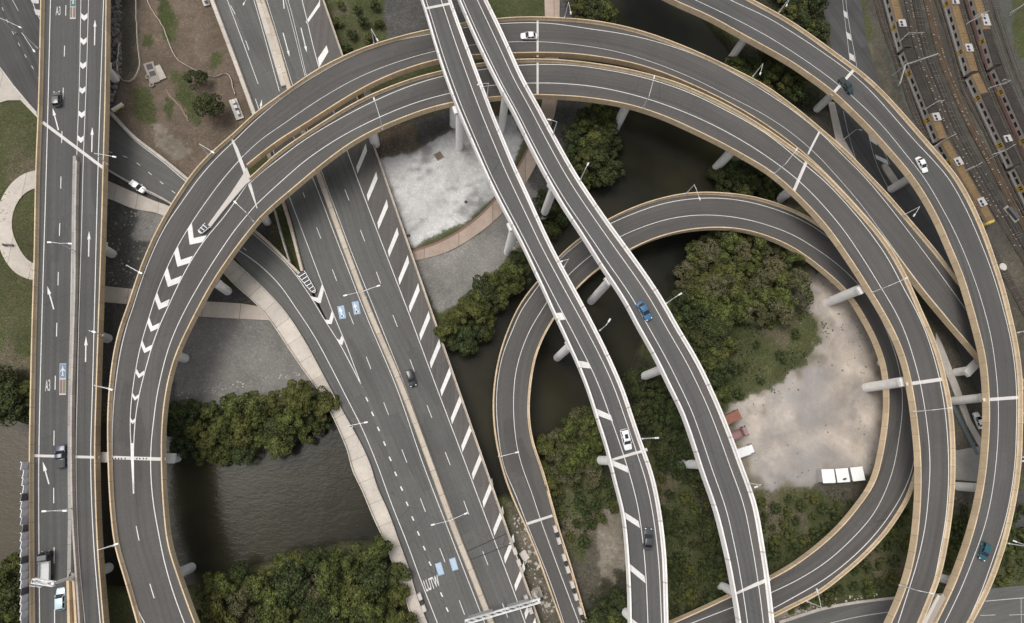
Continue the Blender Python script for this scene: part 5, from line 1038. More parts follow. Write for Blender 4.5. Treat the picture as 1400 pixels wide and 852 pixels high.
# ------------------------------------------------------------------ vehicles (x forward)
GLASS = plain('car_glass', (.014,.016,.019), .08, 0, .0, spec=.6); TYRE = plain('tyre_rubber', (.02,.02,.02), .9); RIM = plain('wheel_rim', (.45,.45,.46), .35, .7)
HL = plain('headlight_glass', (.75,.76,.78), .15); TLm = plain('tail_light_red', (.30,.02,.02), .25); PLAST = plain('black_plastic', (.03,.03,.03), .6)
def carpaint(n, c): return plain('car_paint_'+n, c, .28, .1, .02, coat=.6)
def loft(mb, secs, close=True):
    n = len(secs[0]); vs = [p for s in secs for p in s]; fs = [(i*n+j, i*n+(j+1)%n, (i+1)*n+(j+1)%n, (i+1)*n+j) for i in range(len(secs)-1) for j in range(n)]
    fs += [tuple(range(n))[::-1], tuple(range((len(secs)-1)*n, len(secs)*n))]; mb.add(vs, fs)
def vehicle(name, label, cat, rb, px, hd, L, W, H, paint_, style='sedan', z=None, roofm=None, rails=False, sunroof=False):
    zz = float(rb.zat(*px)[0]) if rb is not None else 0.0
    if z is not None: zz = z
    ang, a, _ = head(rb, px[0], px[1], px[0]+hd[0]*8, px[1]+hd[1]*8); p0 = P(px[0], px[1], zz+.7)
    r = empty(name, (p0[0], p0[1], zz+.012), ang+math.pi/2); tag(r, label, cat)
    # body profile: (x fraction, half width fraction, top z)
    belt = H*.60; hood = H*.52
    prof = {'sedan':[(0,.56,.58),(.008,.72,.66),(.025,.86,.74),(.06,.95,.80),(.16,1,.90),(.26,1,.98),(.34,1,1.0),(.66,1,1.0),(.74,.99,.96),(.88,.97,.88),(.945,.90,.80),(.975,.80,.72),(.992,.66,.64),(1,.48,.56)],
            'hatch':[(0,.58,.62),(.008,.74,.76),(.025,.87,.89),(.07,.96,.97),(.2,1,1.0),(.66,1,1.0),(.74,.99,.96),(.88,.96,.86),(.945,.90,.79),(.975,.80,.72),(.992,.66,.64),(1,.48,.56)],
            'ute':[(0,.88,.85),(.01,.94,.97),(.05,.97,1.0),(.36,.98,1.0),(.40,1,1.02),(.68,1,1.02),(.76,.99,.98),(.92,.97,.93),(.97,.90,.85),(1,.74,.70)]}
    pr = prof['hatch' if style in ('hatch','suv') else style]
    secs = []
    for u, wf, tf in pr:
        x = (u-.5)*L; w_ = W/2*wf; t_ = belt*tf; lo = .28
        secs.append([(x,-w_*.93,lo),(x,-w_,lo+.18),(x,-w_,t_*.80),(x,-w_*.955,t_*.955),(x,-w_*.80,t_),(x,0,t_+.035),(x,w_*.80,t_),(x,w_*.955,t_*.955),(x,w_,t_*.80),(x,w_,lo+.18),(x,w_*.93,lo)])
    mb = MB(); loft(mb, secs)
    # cabin: (base rear, roof rear, roof front, base front)
    cb = {'sedan':(.13,.27,.54,.72),'hatch':(.03,.10,.55,.73),'suv':(.03,.08,.57,.73),'ute':(.385,.43,.60,.745)}[style]
    xb0, xr0, xr1, xb1 = [(q-.5)*L for q in cb]; wb, wr = W/2*.93, W/2*.80; zb, zr = belt*.985, H
    def ring(x, w_, z_, c=.12): return [(x, -w_, z_), (x, w_, z_)]
    base = [(xb0,-wb,zb),(xb0,wb,zb),(xb1,wb,zb),(xb1,-wb,zb)]; top = [(xr0,-wr,zr-.05),(xr0,wr,zr-.05),(xr1,wr,zr-.06),(xr1,-wr,zr-.06)]
    mid = [(xr0*.94+xr1*.06,-wr*.82,zr),(xr0*.94+xr1*.06,wr*.82,zr),(xr1*.92+xr0*.08,wr*.82,zr),(xr1*.92+xr0*.08,-wr*.82,zr)]
    mb.add(base+top+mid, [(0,1,5,4),(1,2,6,5),(2,3,7,6),(3,0,4,7),(4,5,9,8),(5,6,10,9),(6,7,11,10),(7,4,8,11),(8,9,10,11)])
    if style == 'ute':   # open tray
        pass
    bo = mb.build('body', paint_, r, smooth=True)
    try:
        for pol in bo.data.polygons: pol.use_smooth = True
        bo.data.set_sharp_from_angle(angle=R_(38))
    except Exception: pass
    def pane(nm, quad, m, ins=.9, off=.018, lo=.02):
        q = [np.array(v) for v in quad]; c = sum(q)/4; nrm = np.cross(q[1]-q[0], q[3]-q[0]); nrm /= np.linalg.norm(nrm)
        if np.dot(nrm, c-np.array([(xb0+xb1)/2,0,zb])) < 0: nrm = -nrm
        mb = MB(); v = [c+(p-c)*ins+nrm*off for p in q]; mb.add(v, [(0,1,2,3)]); return mb.build(nm, m, r)
    pane('windscreen', (base[2],base[3],top[3],top[2]), GLASS, .92); pane('rear_window', (base[0],base[1],top[1],top[0]), GLASS, .86)
    for s_, (i0,i1) in ((1,(1,2)),(-1,(3,0))):
        A, B_, T1, T0 = np.array(base[i0]), np.array(base[i1]), np.array(top[i1]), np.array(top[i0])
        for f0, f1 in ((.06,.49),(.53,.95)) if style != 'ute' else ((.08,.92),):
            pane('side_window', (A+(B_-A)*f0, A+(B_-A)*f1, T0+(T1-T0)*f1, T0+(T1-T0)*f0), GLASS, .86)
    for s_ in (-1, 1):
        for xx in (.5*L-.19*L, -.5*L+.20*L):
            mb = MB(); mb.tube([(xx, s_*(W/2-.20), .33),(xx, s_*(W/2-.005), .33)], .33, 16); ty = mb.build('wheel', TYRE, r)
            mb = MB(); mb.tube([(xx, s_*(W/2-.02), .33),(xx, s_*(W/2+.004), .33)], .2, 12); q = mb.build('rim', RIM, r); q.parent = ty
        mb = MB(); mb.box((L*.5-.24, s_*W*.33, belt*.70), .26, .30, .10, -s_*.5); mb.build('headlight', HL, r, bevel=.03)
        mb = MB(); mb.box((-L*.5+.16, s_*W*.36, belt*.72), .14, .24, .14, s_*.5); mb.build('tail_light', TLm, r, bevel=.03)
        mb = MB(); mb.box((xb1-.22, s_*(W/2+.06), belt*.97), .16, .22, .14); mb.build('wing_mirror', paint_, r, bevel=.03)
    mb = MB(); mb.box((L*.5-.07,0,.36), .10, W*.42, .18); mb.build('front_grille', PLAST, r, bevel=.02)
    if style == 'ute':
        mb = MB(); mb.box((-L*.5+L*.185,0,belt*1.0), L*.33, W*.80, .05); mb.build('tray_cover', PLAST, r, bevel=.02)
    if rails:
        for s_ in (-1,1):
            mb = MB(); mb.tube([(xr0+.1,s_*wr*.86,zr+.05),(xr1-.1,s_*wr*.86,zr+.05)], .035, 6); mb.build('roof_rail', DARKM, r)
    if sunroof:
        mb = MB(); mb.box(((xr0+xr1)/2+.15,0,zr+.004), (xr1-xr0)*.42, wr*1.0, .012); mb.build('sunroof', GLASS, r)
    return r
WHT = carpaint('white', (.80,.80,.79)); BLK = carpaint('black', (.018,.019,.021)); BLU = carpaint('blue', (.045,.14,.27)); TEAL = carpaint('teal', (.018,.085,.11)); NAVY = carpaint('navy', (.045,.055,.085)); PALE = carpaint('pale_blue', (.47,.60,.64)); CHAR = carpaint('charcoal', (.05,.053,.057)); GREY = carpaint('dark_grey', (.075,.078,.082)); DTEAL = carpaint('dark_teal', (.016,.038,.045))
vehicle('car', 'dark grey car driving up the motorway past the upper joint', 'car', LL, (77.5,135), (0,-1), 4.3, 1.8, 1.52, GREY, 'hatch')
vehicle('pickup_truck', 'dark navy pickup driving up the motorway across the long white joint', 'pickup', LL, (83.5,624), (0,-1), 5.0, 1.86, 1.75, NAVY, 'ute')
vehicle('car', 'pale blue hatchback at the lower end of the motorway below the sign gantry', 'car', LL, (83,819), (0,-1), 4.4, 1.78, 1.5, PALE, 'hatch')
vehicle('car', 'white sedan at the top of the big curve beside a white joint', 'car', MR, (723.5,49), (-1,.01), 4.7, 1.85, 1.45, WHT, 'sedan')
vehicle('pickup_truck', 'dark teal pickup crossing the joint of the outermost viaduct', 'pickup', OO, (1157,117), (.62,.78), 5.3, 1.9, 1.8, DTEAL, 'ute')
vehicle('car', 'white sedan on the outermost viaduct beside the rail yard', 'car', OO, (1260.5,225), (.47,.88), 4.9, 1.86, 1.45, WHT, 'sedan')
vehicle('car', 'teal hatchback low on the outermost viaduct near the bottom road', 'car', OO, (1346,754), (-.28,.96), 4.4, 1.8, 1.48, TEAL, 'hatch')
vehicle('car', 'white car with dark glass roof on the hatched flyover', 'car', AA, (856,601), (.24,.97), 4.6, 1.84, 1.6, WHT, 'suv', sunroof=True)
vehicle('car', 'dark grey car on the hatched flyover below the white one', 'car', AA, (886,737), (.04,-1), 4.5, 1.82, 1.5, CHAR, 'sedan')
vehicle('car', 'blue sedan on the flyover above the river and trees', 'car', BB, (881,425), (.52,.86), 4.8, 1.84, 1.46, BLU, 'sedan')
vehicle('car', 'black car driving down the highway beside the hatched shoulder', 'car', HH, (562,517), (.30,.95), 4.4, 1.8, 1.52, BLK, 'suv', rails=True)
vehicle('car', 'white car on the surface road half hidden below the outermost viaduct', 'car', None, (1338,575), (-.38,-.92), 4.5, 1.8, 1.48, WHT, 'sedan', z=.02)
vehicle('car', 'white car parked beside the slip road near the motorway', 'car', None, (188,255), (.80,.52), 4.4, 1.78, 1.48, WHT, 'hatch', z=.45)

def rigid(label, cat, name, rb, px, hd, z, L, W, boxm, cabm, boxh, tray=False, cabL=1.9, z0=None):
    zz = float(rb.zat(*px)[0]) if rb is not None else z
    ang, a, _ = head(rb, px[0], px[1], px[0]+hd[0]*8, px[1]+hd[1]*8); p0 = P(px[0], px[1], zz+1.2)
    r = empty(name, (p0[0], p0[1], zz+.012), ang+math.pi/2); tag(r, label, cat)
    mb = MB(); mb.box((-.1,0,.55), L-.3, W*.45, .25); mb.build('chassis', PLAST, r)
    mb = MB(); bl = L-cabL-.15
    bx_ = -L/2+bl/2
    if tray:
        mb.box((bx_,0,.95), bl, W, .12)
        for s in (-1,1): mb.box((bx_,s*(W/2-.04),1.07), bl, .08, boxh-.4)
        mb.box((-L/2+.04,0,1.07), .08, W-.17, boxh-.4); mb.box((-L/2+bl-.04,0,1.07), .08, W-.17, boxh)
    else: mb.box((bx_,0,.95), bl, W, boxh)
    mb.build('cargo_body', boxm, r, bevel=.05)
    mb = MB(); c0 = L/2-cabL
    side = [(c0,.55),(c0,2.15),(c0+.25,2.3),(c0+cabL*.62,2.28),(c0+cabL*.88,1.45),(L/2-.04,1.25),(L/2,.6)]
    secs = [[(x, y, z_) for x, z_ in side] for y in (-W*.45,-W*.40,W*.40,W*.45)]
    for k in (0,3): secs[k] = [(c0+(x-c0)*.97, y, .55+(z_-.55)*.94) for x,y,z_ in secs[k]]
    loft(mb, secs); mb.build('cab', cabm, r)
    mb = MB(); xa, xb = c0+cabL*.64, c0+cabL*.87; mb.add([(xa+.03,-W*.37,2.25),(xa+.03,W*.37,2.25),(xb+.03,W*.37,1.5),(xb+.03,-W*.37,1.5)], [(0,1,2,3)]); mb.build('windscreen', GLASS, r)
    for s in (-1,1):
        mb = MB(); y = s*(W*.45+.012); mb.add([(c0+.3,y,1.4),(c0+cabL*.6,y,1.4),(c0+cabL*.52,y,2.0),(c0+.3,y,2.0)], [(0,1,2,3)]); mb.build('side_window', GLASS, r)
        for xx in (L/2-.75, -L/2+.9):
            mb = MB(); mb.tube([(xx,s*(W/2-.32),.43),(xx,s*(W/2-.03),.43)], .43, 16); mb.build('wheel', TYRE, r)
        mb = MB(); mb.box((L/2-.04,s*W*.33,.8), .08, .3, .18); mb.build('headlight', HL, r)
        mb = MB(); mb.box((c0+cabL*.72,s*(W*.5+.1),1.55), .12, .2, .4); mb.build('wing_mirror', PLAST, r)
    return r
rigid('small dark-cabbed truck with a pale grey tray driving up the motorway', 'truck', 'truck', LL, (61,776), (0.02,-1), 0, 6.4, 2.1, plain('tray_grey', (.50,.50,.49), .5), carpaint('truck_dark', (.035,.04,.042)), .9, True)
rigid('rust red box truck parked at the edge of the sandy yard', 'truck', 'truck', None, (999,571), (.88,-.42), -.1, 5.6, 2.3, plain('rust_red_panel', (.24,.10,.065), .6, 0, .18), plain('rust_red_cab', (.25,.11,.07), .5, 0, .12), 1.9, False, 1.5)
rigid('faded pink truck parked between the red truck and the white one', 'truck', 'truck', None, (1009,593), (.90,-.38), -.1, 5.4, 2.2, plain('faded_pink_panel', (.30,.18,.175), .7, 0, .15), plain('faded_pink_cab', (.31,.20,.195), .6, 0, .12), 1.5, True, 1.5)
rigid('white box truck parked nearest the three white sheds of the sandy yard', 'truck', 'truck', None, (1016,617), (.92,-.32), -.1, 6.0, 2.2, plain('white_panel', (.76,.76,.75), .45, 0, .05), plain('white_cab', (.78,.78,.77), .35, 0, .04), 1.8, False, 1.8)

# ------------------------------------------------------------------ sheds, site things, small fixtures
SHW = plain('shed_white', (.78,.78,.77), .4, 0, .05)
for (x,y,a,lb) in ((1133,651,.02,'white square site shed, first of three from the trees'),(1152.5,650,.06,'white square site shed with a dark roof fitting, middle of the three'),(1173,648,.09,'white square site shed with a ribbed roof, nearest the loop ramp')):
    p = P(x,y,2.4); r = empty('site_shed', (p[0],p[1],-.12), a); tag(r, lb, 'shed', 'white site sheds in the sandy yard')
    mb = MB(); mb.box((0,0,.1), 3.05, 3.05, 2.2); mb.build('wall', SIGNG, r)
    mb = MB(); mb.box((0,0,2.32), 3.4, 3.4, .14)
    for k in range(11): mb.box((-1.5+.3*k,0,2.461), .07, 3.36, .05)
    mb.build('roof', SHW, r)
    mb = MB(); mb.box((0,-1.6,.2), .85, .07, 1.95); mb.build('door', SIGNG, r)
    mb = MB(); mb.box((1.6,.3,1.1), .06, 1.1, .8); mb.build('window', GLASS, r)
    if 'middle' in lb: mb = MB(); mb.box((.2,-.9,2.46), .75, .35, .4, .2); mb.build('roof_vent', DARKM, r)
# silt fence lines on the brown slope
SILT = plain('silt_cloth', (.50,.45,.38), .9)
def silt(pts, label):
    q = dense(pts, 3, 4); zz = 0; q3 = P(q[:,0], q[:,1], 0.0); q3[:,:2] += RNG.normal(size=(len(q3),2))*.04
    mb = MB(); n = len(q3); vs = []
    for p in q3: z_ = zground(p[0],p[1]); vs += [(p[0],p[1],z_-.1),(p[0],p[1],z_+.55),(p[0]+.16,p[1],z_+.55),(p[0]+.22,p[1],z_-.1)]
    mb.add(vs, [(4*i+a,4*i+a+1,4*i+a+5,4*i+a+4) for i in range(n-1) for a in range(3)]); o = mb.build('silt_fence', SILT); tag(o, label, 'fence')
silt([(185,-30),(186,20),(188,60),(190,95),(187,104),(170,112),(165,108),(163,60)], 'thin pale silt fence running beside the motorway on the brown slope')
silt([(197,-12),(205,10),(222,36),(232,62),(243,83),(258,92),(275,100),(295,106),(309,100),(321,130)], 'thin pale silt fence winding across the brown slope towards the cabinet slab')
# drainage works
p = P(208,100,0); r = empty('drainage_pit', (p[0],p[1],-.05), -1.15); tag(r, 'grey concrete drainage pit with two round manholes on the brown slope', 'drain')
mb = MB(); mb.box((0,0,0), 6.6, 2.6, .3, 0); mb.build('slab', KERB, r); mb = MB(); mb.box((.6,1.9,0), 4.6, 1.9, .25, .1); mb.build('apron', GIRD, r)
for (xx,yy,l_) in ((-1.9,0,1.7),(.4,.1,1.5)): mb = MB(); mb.box((xx,yy,.302), l_, 1.5, .05); mb.build('grate', DARKM, r)
for (x,y) in ((203,106),(208,117)):
    q = P(x,y,0); mb = MB(); ca, sa = math.cos(1.15), math.sin(1.15); dx, dy = q[0]-p[0], q[1]-p[1]; lx, ly = dx*ca-dy*sa, dx*sa+dy*ca
    mb.tube([(lx,ly,0),(lx,ly,.45)], .62, 18); rg = mb.build('manhole', KERB, r); mb = MB(); mb.tube([(lx,ly,.4),(lx,ly,.46)], .4, 16); c2 = mb.build('manhole_opening', DARKM, r); c2.parent = rg
q = dense([(226,122),(235,133),(245,145),(252,155),(258,166)], 3, 4); mb = MB(); q3 = P(q[:,0],q[:,1],.03); stripmesh(mb, q3+np.c_[RNG.normal(size=len(q3))*.15, np.zeros(len(q3)), np.zeros(len(q3))], .4); o = mb.build('trench', plain('trench_clay', (.21,.155,.115), .95, 0, .3)); tag(o, 'narrow reddish trench line down the brown slope', None, None, 'structure')
p = P(323,149,.3); r = empty('equipment_slab', (p[0],p[1],-.05), math.radians(-66)); tag(r, 'pale concrete slab with metal cabinets beside the upper highway', 'equipment')
mb = MB(); mb.box((0,0,0), 6.4, 2.1, .3); mb.build('slab', CREAM, r)
for xx, sx_, sy_, hz in ((-1.6,1.3,.8,1.2),(.2,1.0,.9,1.4),(1.8,1.2,.7,1.0)): mb = MB(); mb.box((xx,.2,.3), sx_, sy_, hz); mb.build('cabinet', SIGNG, r, bevel=.05)
p = P(281,2,.3); r = empty('equipment_slab', (p[0],p[1],-.05), math.radians(-66)); tag(r, 'small pale slab with a cabinet at the top edge beside the highway', 'equipment')
mb = MB(); mb.box((0,0,0), 2.6, 1.7, .3); mb.build('slab', CREAM, r); mb = MB(); mb.box((.2,.1,.3), 1.2, .8, 1.2); mb.build('cabinet', SIGNG, r, bevel=.05)
p = P(161,147,1.2); r = empty('road_sign', (p[0],p[1],0), .75); tag(r, 'white and yellow road sign board beside the slip road', 'sign')
mb = MB(); mb.tube([(-1.0,0,0),(-1.0,0,1.2)], .06, 8); mb.build('post', STEEL, r); mb = MB(); mb.tube([(1.0,0,0),(1.0,0,1.2)], .06, 8); mb.build('post', STEEL, r)
mb = MB(); mb.add([(-1.6,-.35,.9),(1.6,-.35,.9),(1.6,.25,1.75),(-1.6,.25,1.75)], [(0,1,2,3)]); mb.build('sign_panel', WHITEM, r)
mb = MB(); mb.add([(-1.58,-.37,.92),(1.58,-.37,.92),(1.58,-.17,1.2),(-1.58,-.17,1.2)], [(0,1,2,3)]); mb.build('yellow_band', plain('sign_yellow', (.62,.50,.10), .5), r)
p = P(10.5,335,.5); r = empty('park_bench', (p[0],p[1],.03), 0); tag(r, 'dark park bench on the round pale footpath', 'bench')
mb = MB(); [mb.box((.3,-.2+.14*k,.42), 1.8, .1, .05) for k in range(4)]; mb.build('seat', DARKM, r)
for xx in (-.4, 1.0): mb = MB(); mb.box((xx,0,0), .08, .5, .42); mb.build('leg', DARKM, r)
p = P(5.5,335,.4); mb = MB(); mb.tube([(0,0,0),(0,0,.8)], [.24,.26], 14); o = mb.build('litter_bin', DARKM); o.location = (p[0],p[1],.03); tag(o, 'round dark litter bin beside the park bench', 'bin')
p = P(600,213,.1); r = empty('plaza_hatch', (p[0],p[1],-.03), .6); tag(r, 'square brown timber hatch on the pale plaza', 'hatch'); mb = MB(); mb.box((0,0,0), 1.9, 1.9, .12); mb.build('lid', plain('hatch_timber', (.14,.11,.08), .8, 0, .3), r); mb = MB(); mb.box((0,0,-.02), 2.2, 2.2, .1); mb.build('frame', KERB, r)
for (x,y,lb) in ((637,276,'black round manhole cover on the plaza near the curved path'),(559,322,'black round manhole cover on the plaza beside the highway barrier')):
    p = P(x,y,.1); mb = MB(); mb.tube([(0,0,0),(0,0,.12)], .42, 16); o = mb.build('manhole_cover', DARKM); o.location = (p[0],p[1],-.03); tag(o, lb, 'manhole')
p = P(1371,365,.2); mb = MB(); mb.tube([(0,0,0),(0,0,.5)], 1.1, 22); o = mb.build('concrete_footing', CREAM); o.location = (p[0],p[1],-.1); tag(o, 'round pale concrete footing between the outermost viaduct and the tracks', 'footing')
p = P(1217,238,.2); r = empty('traffic_island', (p[0],p[1],-.05), -1.1); tag(r, 'rounded concrete traffic island at the end of the road hatching', 'island')
mb = MB(); n = 20; pts = [(2.6*math.cos(a)+(2.2 if math.cos(a)>0 else -1.2), 1.35*math.sin(a)) for a in [2*math.pi*k/n for k in range(n)]]
mb.add([(x,y,0) for x,y in pts]+[(x*.96,y*.93,.3) for x,y in pts], [tuple(range(n,2*n))]+[(i,(i+1)%n,n+(i+1)%n,n+i) for i in range(n)]); mb.build('kerb', KERB, r)
mb = MB(); mb.add([(x*.9,y*.85,.304) for x,y in pts], [tuple(range(n))]); mb.build('infill', GIRD, r)
# steel barrier strip between the curving viaducts
mb = MB(); q = dense([(1302,552),(1312,573),(1325,599),(1337,622)], 4, 3); q3 = P(q[:,0],q[:,1],.05); stripmesh(mb, q3, 1.1, 0); o = mb.build('drain_channel', plain('channel_steel', (.10,.125,.135), .5, .3, .15)); tag(o, 'blue grey open drain channel between the curving viaducts', None, None, 'structure')
# barrier blocks on the loop end and bump-outs on the highway barrier
def block(rb, px, hd, Ln, label, key):
    ang,a,_ = head(rb, px[0], px[1], px[0]+hd[0]*6, px[1]+hd[1]*6); r = empty('barrier_block', (a[0],a[1],a[2]+.01), ang+math.pi/2); tag(r, label, 'barrier block')
    mb = MB(); mb.box((-Ln*.3,0,0), Ln*.38, .95, .95, 0, taper=.85); mb.build('concrete_block', CREAM, r, bevel=.04)
    mb = MB(); mb.box((Ln*.3,0,0), Ln*.38, .95, .95, 0, taper=.85); mb.build('concrete_block', CREAM, r, bevel=.04)
    mb = MB(); mb.box((0,0,0), Ln*.2, .7, .8); mb.build('dark_insert', DARKM, r)
for (x,y,lb) in ((761.5,731,'first from the joint'),(773.5,770,'second from the joint'),(784.5,807,'third from the joint'),(795.5,843,'last at the bottom edge')): block(QQ, (x,y), (.28,.96), 4.6, 'pale barrier block with a dark insert on the loop end, '+lb, 'QQ')
for (x,y,lb) in ((706.5,761,'pale barrier block on the highway barrier above the gantry'),(722.5,826,'pale barrier block on the highway barrier at the gantry foot'),(577,823,'pale barrier block on the highway barrier near the footbridge end')): block(HH, (x,y), (.33,.94), 4.4, lb, 'HH')
p = P(735,811,1.0); r = empty('equipment_slab', (p[0],p[1],-.2), -1.2); tag(r, 'grey concrete box with a dark opening beside the gantry foot', 'equipment'); mb = MB(); mb.box((0,0,0), 2.4, 2.0, 1.3); mb.build('box', KERB, r, bevel=.05); mb = MB(); mb.box((1.6,0,0), .9, 1.2, .9); mb.build('opening', DARKM, r)
p = P(717,760,.6); r = empty('equipment_slab', (p[0],p[1],-.2), -1.0); tag(r, 'pale broken concrete slab in the rubble between highway and loop end', 'equipment'); mb = MB(); mb.box((0,0,0), 2.2, 1.7, .9); mb.build('slab', CREAM, r, bevel=.05); mb = MB(); mb.box((1.3,-.3,0), .35, 1.4, .5, .6); mb.build('edge_beam', CREAM, r)
# loose stones: uncountable
def stones(polys, n, smin, smax, mat, label, seed):
    g = np.random.default_rng(seed); mb = MB(); k = 0
    for pl in polys:
        pw = poly_at(pl); mn, mx = pw.min(0), pw.max(0)
        for _ in range(n):
            p = mn+(mx-mn)*g.random(2)
            if not inside(np.array([p[0]]), np.array([p[1]]), pw)[0]: continue
            s = smin+(smax-smin)*g.random()**2; z = zground(*p)
            v = np.array([(-1,-1,0),(1,-1,0),(1,1,0),(-1,1,0),(-.6,-.6,1),(.6,-.5,.9),(.55,.6,1.0),(-.5,.6,.8)], float)*s*(.7+.6*g.random((8,3))); a = g.random()*6.3; ca, sa = math.cos(a), math.sin(a)
            mb.add([(p[0]+x*ca-y*sa, p[1]+x*sa+y*ca, z-.1+zz) for x,y,zz in v], [(4,5,6,7),(0,1,5,4),(1,2,6,5),(2,3,7,6),(3,0,4,7)])
    o = mb.build('stones', mat); tag(o, label, None, None, 'stuff')
STONE = plain('rock', (.20,.185,.165), .9, 0, .35, .25); STONEL = plain('rubble_stone', (.42,.39,.34), .9, 0, .35, .3)
stones([[(148,-40),(164,-40),(165,100),(149,150)]], 700, .25, .7, STONE, 'dark rock armour along the motorway foot', 5)
stones([[(700,705),(722,695),(790,852),(745,852)],[(560,770),(575,820),(580,870),(562,850)]], 520, .12, .5, STONEL, 'pale broken rubble between the highway and the loop end', 6)
stones([[(145,270),(240,300),(225,380),(145,390)]], 260, .1, .35, STONE, 'loose stones on the dark gravel below the motorway', 7)
stones([[(235,538),(330,520),(430,505),(450,540),(440,548),(420,515),(330,530),(240,548)],[(1070,842),(1140,818),(1200,806),(1200,814),(1075,850)],[(700,342),(722,330),(742,285),(736,280),(712,322)]], 260, .1, .3, STONEL, 'pale stones lining the river edges and kerbs', 8)
stones([[(1000,630),(1100,600),(1200,520),(1205,640),(1130,668),(1025,668)],[(1090,400),(1180,430),(1190,520),(1100,500)]], 90, .08, .3, STONE, 'scattered small stones on the sandy yard', 9)

# ------------------------------------------------------------------ rail yard
RAILM = plain('rail_steel', (.10,.082,.068), .5, .5, .15); SLEEP = plain('sleeper_concrete', (.30,.26,.215), .9, 0, .35, .4); SLEEPR = plain('sleeper_rusty', (.085,.068,.052), .9, 0, .4, .4); BED = concrete('track_bed', (.060,.051,.042), .3, 4, .3, 21, False); BEDR = concrete('track_bed_rust', (.082,.058,.038), .3, 4, .3, 22, False)
def track(pts, label, bed=BED, wbed=2.2, sl=SLEEP, skip=.35, sd=1):
    q = dense(pts, 3, 10, (60,60)); q3 = P(q[:,0],q[:,1],0.0); s = np.r_[0,np.cumsum(np.hypot(*np.diff(q3[:,:2],axis=0).T))]; g = random.Random(sd)
    r = empty('railway_track', tuple(q3[0])); r['kind'] = 'structure'; r['label'] = label; o = q3[0]
    mb = MB(); stripmesh(mb, q3-o+np.array([0,0,.03]), wbed); mb.build('ballast_bed', bed, r)
    mb = MB(); u = 0
    while u < s[-1]:
        if g.random() > skip:
            x, y = np.interp(u,s,q3[:,0]), np.interp(u,s,q3[:,1]); x1, y1 = np.interp(u+.5,s,q3[:,0]), np.interp(u+.5,s,q3[:,1]); a_ = math.atan2(y1-y,x1-x); k_ = g.choice((-1,1))*.75 if sl is SLEEP else 0; mb.box((x-o[0]-math.sin(a_)*k_,y-o[1]+math.cos(a_)*k_,.01), .26, (.55 if sl is SLEEP else 2.0)*(.75+.4*g.random()), .1, a_)
        u += .75
    sp_ = mb.build('sleepers', sl, r); sp_['kind'] = 'stuff'
    t = np.gradient(q3[:,:2],axis=0); t /= np.hypot(*t.T)[:,None]; nr = np.c_[-t[:,1],t[:,0]]
    for sgn in (-1,1):
        mb = MB(); e = q3-o; e = e.copy(); e[:,:2] += nr*sgn*.54; mb.tube([tuple(v+np.array([0,0,.17])) for v in e[::3]], .055, 4); mb.build('rail', RAILM, r)
TA = [(1242,3),(1257,72),(1277,122),(1296,171),(1325,224),(1350,268),(1390,335)]; TB = [(1269,5),(1277,38),(1289,82),(1306,125),(1333,182),(1351,215),(1376,262),(1410,325)]
def shift(pts, dx, dy=0): return [(x+dx, y+dy) for x, y in pts]
track(TA, 'dusty free track beside the first train', BED, 2.6, SLEEP, .4, 1); track(shift(TA,11), 'dark free track in the middle of the rail yard', concrete('bed_dark',(.042,.040,.036),.3,4,.2,23,False), 2.6, SLEEPR, .6, 2)
track(TB, 'rust brown free track left of the second train', BEDR, 2.8, SLEEP, .5, 3)
T1 = [(1206,-68),(1219,0),(1230.5,33),(1242,66),(1259,115),(1276,162),(1292,191),(1309,222),(1333,262),(1357,303)]
T2 = [(1278,-120),(1296,-30),(1307,2),(1326.5,68),(1334,99),(1358,148),(1380,191),(1395,226),(1422,280),(1450,340)]
T3 = [(1320,-60),(1335,0),(1343.5,25),(1358,69),(1369,99),(1388,143),(1410,190),(1436,246)]
base_px = lambda pts: [tuple(620+(np.array(p)-620)*(1-3.9/148)) for p in pts]
for T, lb in ((T1+[(1380,342),(1400,378)],'track under the first train'),(T2,'track under the second train'),(T3,'track under the third train')): track(base_px(T), lb, BED, 2.6, SLEEPR, .5, 5)
for k, dx in enumerate((34,48)): track(base_px(shift(T3,dx,-4)), 'weathered siding right of the third train, '+('inner' if k == 0 else 'outer'), concrete('bed_grey%d'%k,(.072,.068,.060),.25,4,.2,24+k,False), 2.4, SLEEPR, .7, 7+k)
SILV = plain('train_silver', (.33,.295,.26), .4, .3, .1); ROOFB = concrete('train_roof_brown', (.19,.128,.068), .2, 1.2, .4, 30, False); ROOFD = concrete('train_roof_dark', (.045,.039,.035), .25, 1.2, .3, 31, False); ACW = plain('train_unit_white', (.42,.40,.385), .5, 0, .1); DOORY = plain('train_door_yellow', (.33,.22,.045), .5, 0, .15); MAROON = plain('train_maroon', (.22,.09,.085), .5, 0, .15); NOSE = plain('train_nose_yellow', (.58,.43,.10), .45, 0, .08)
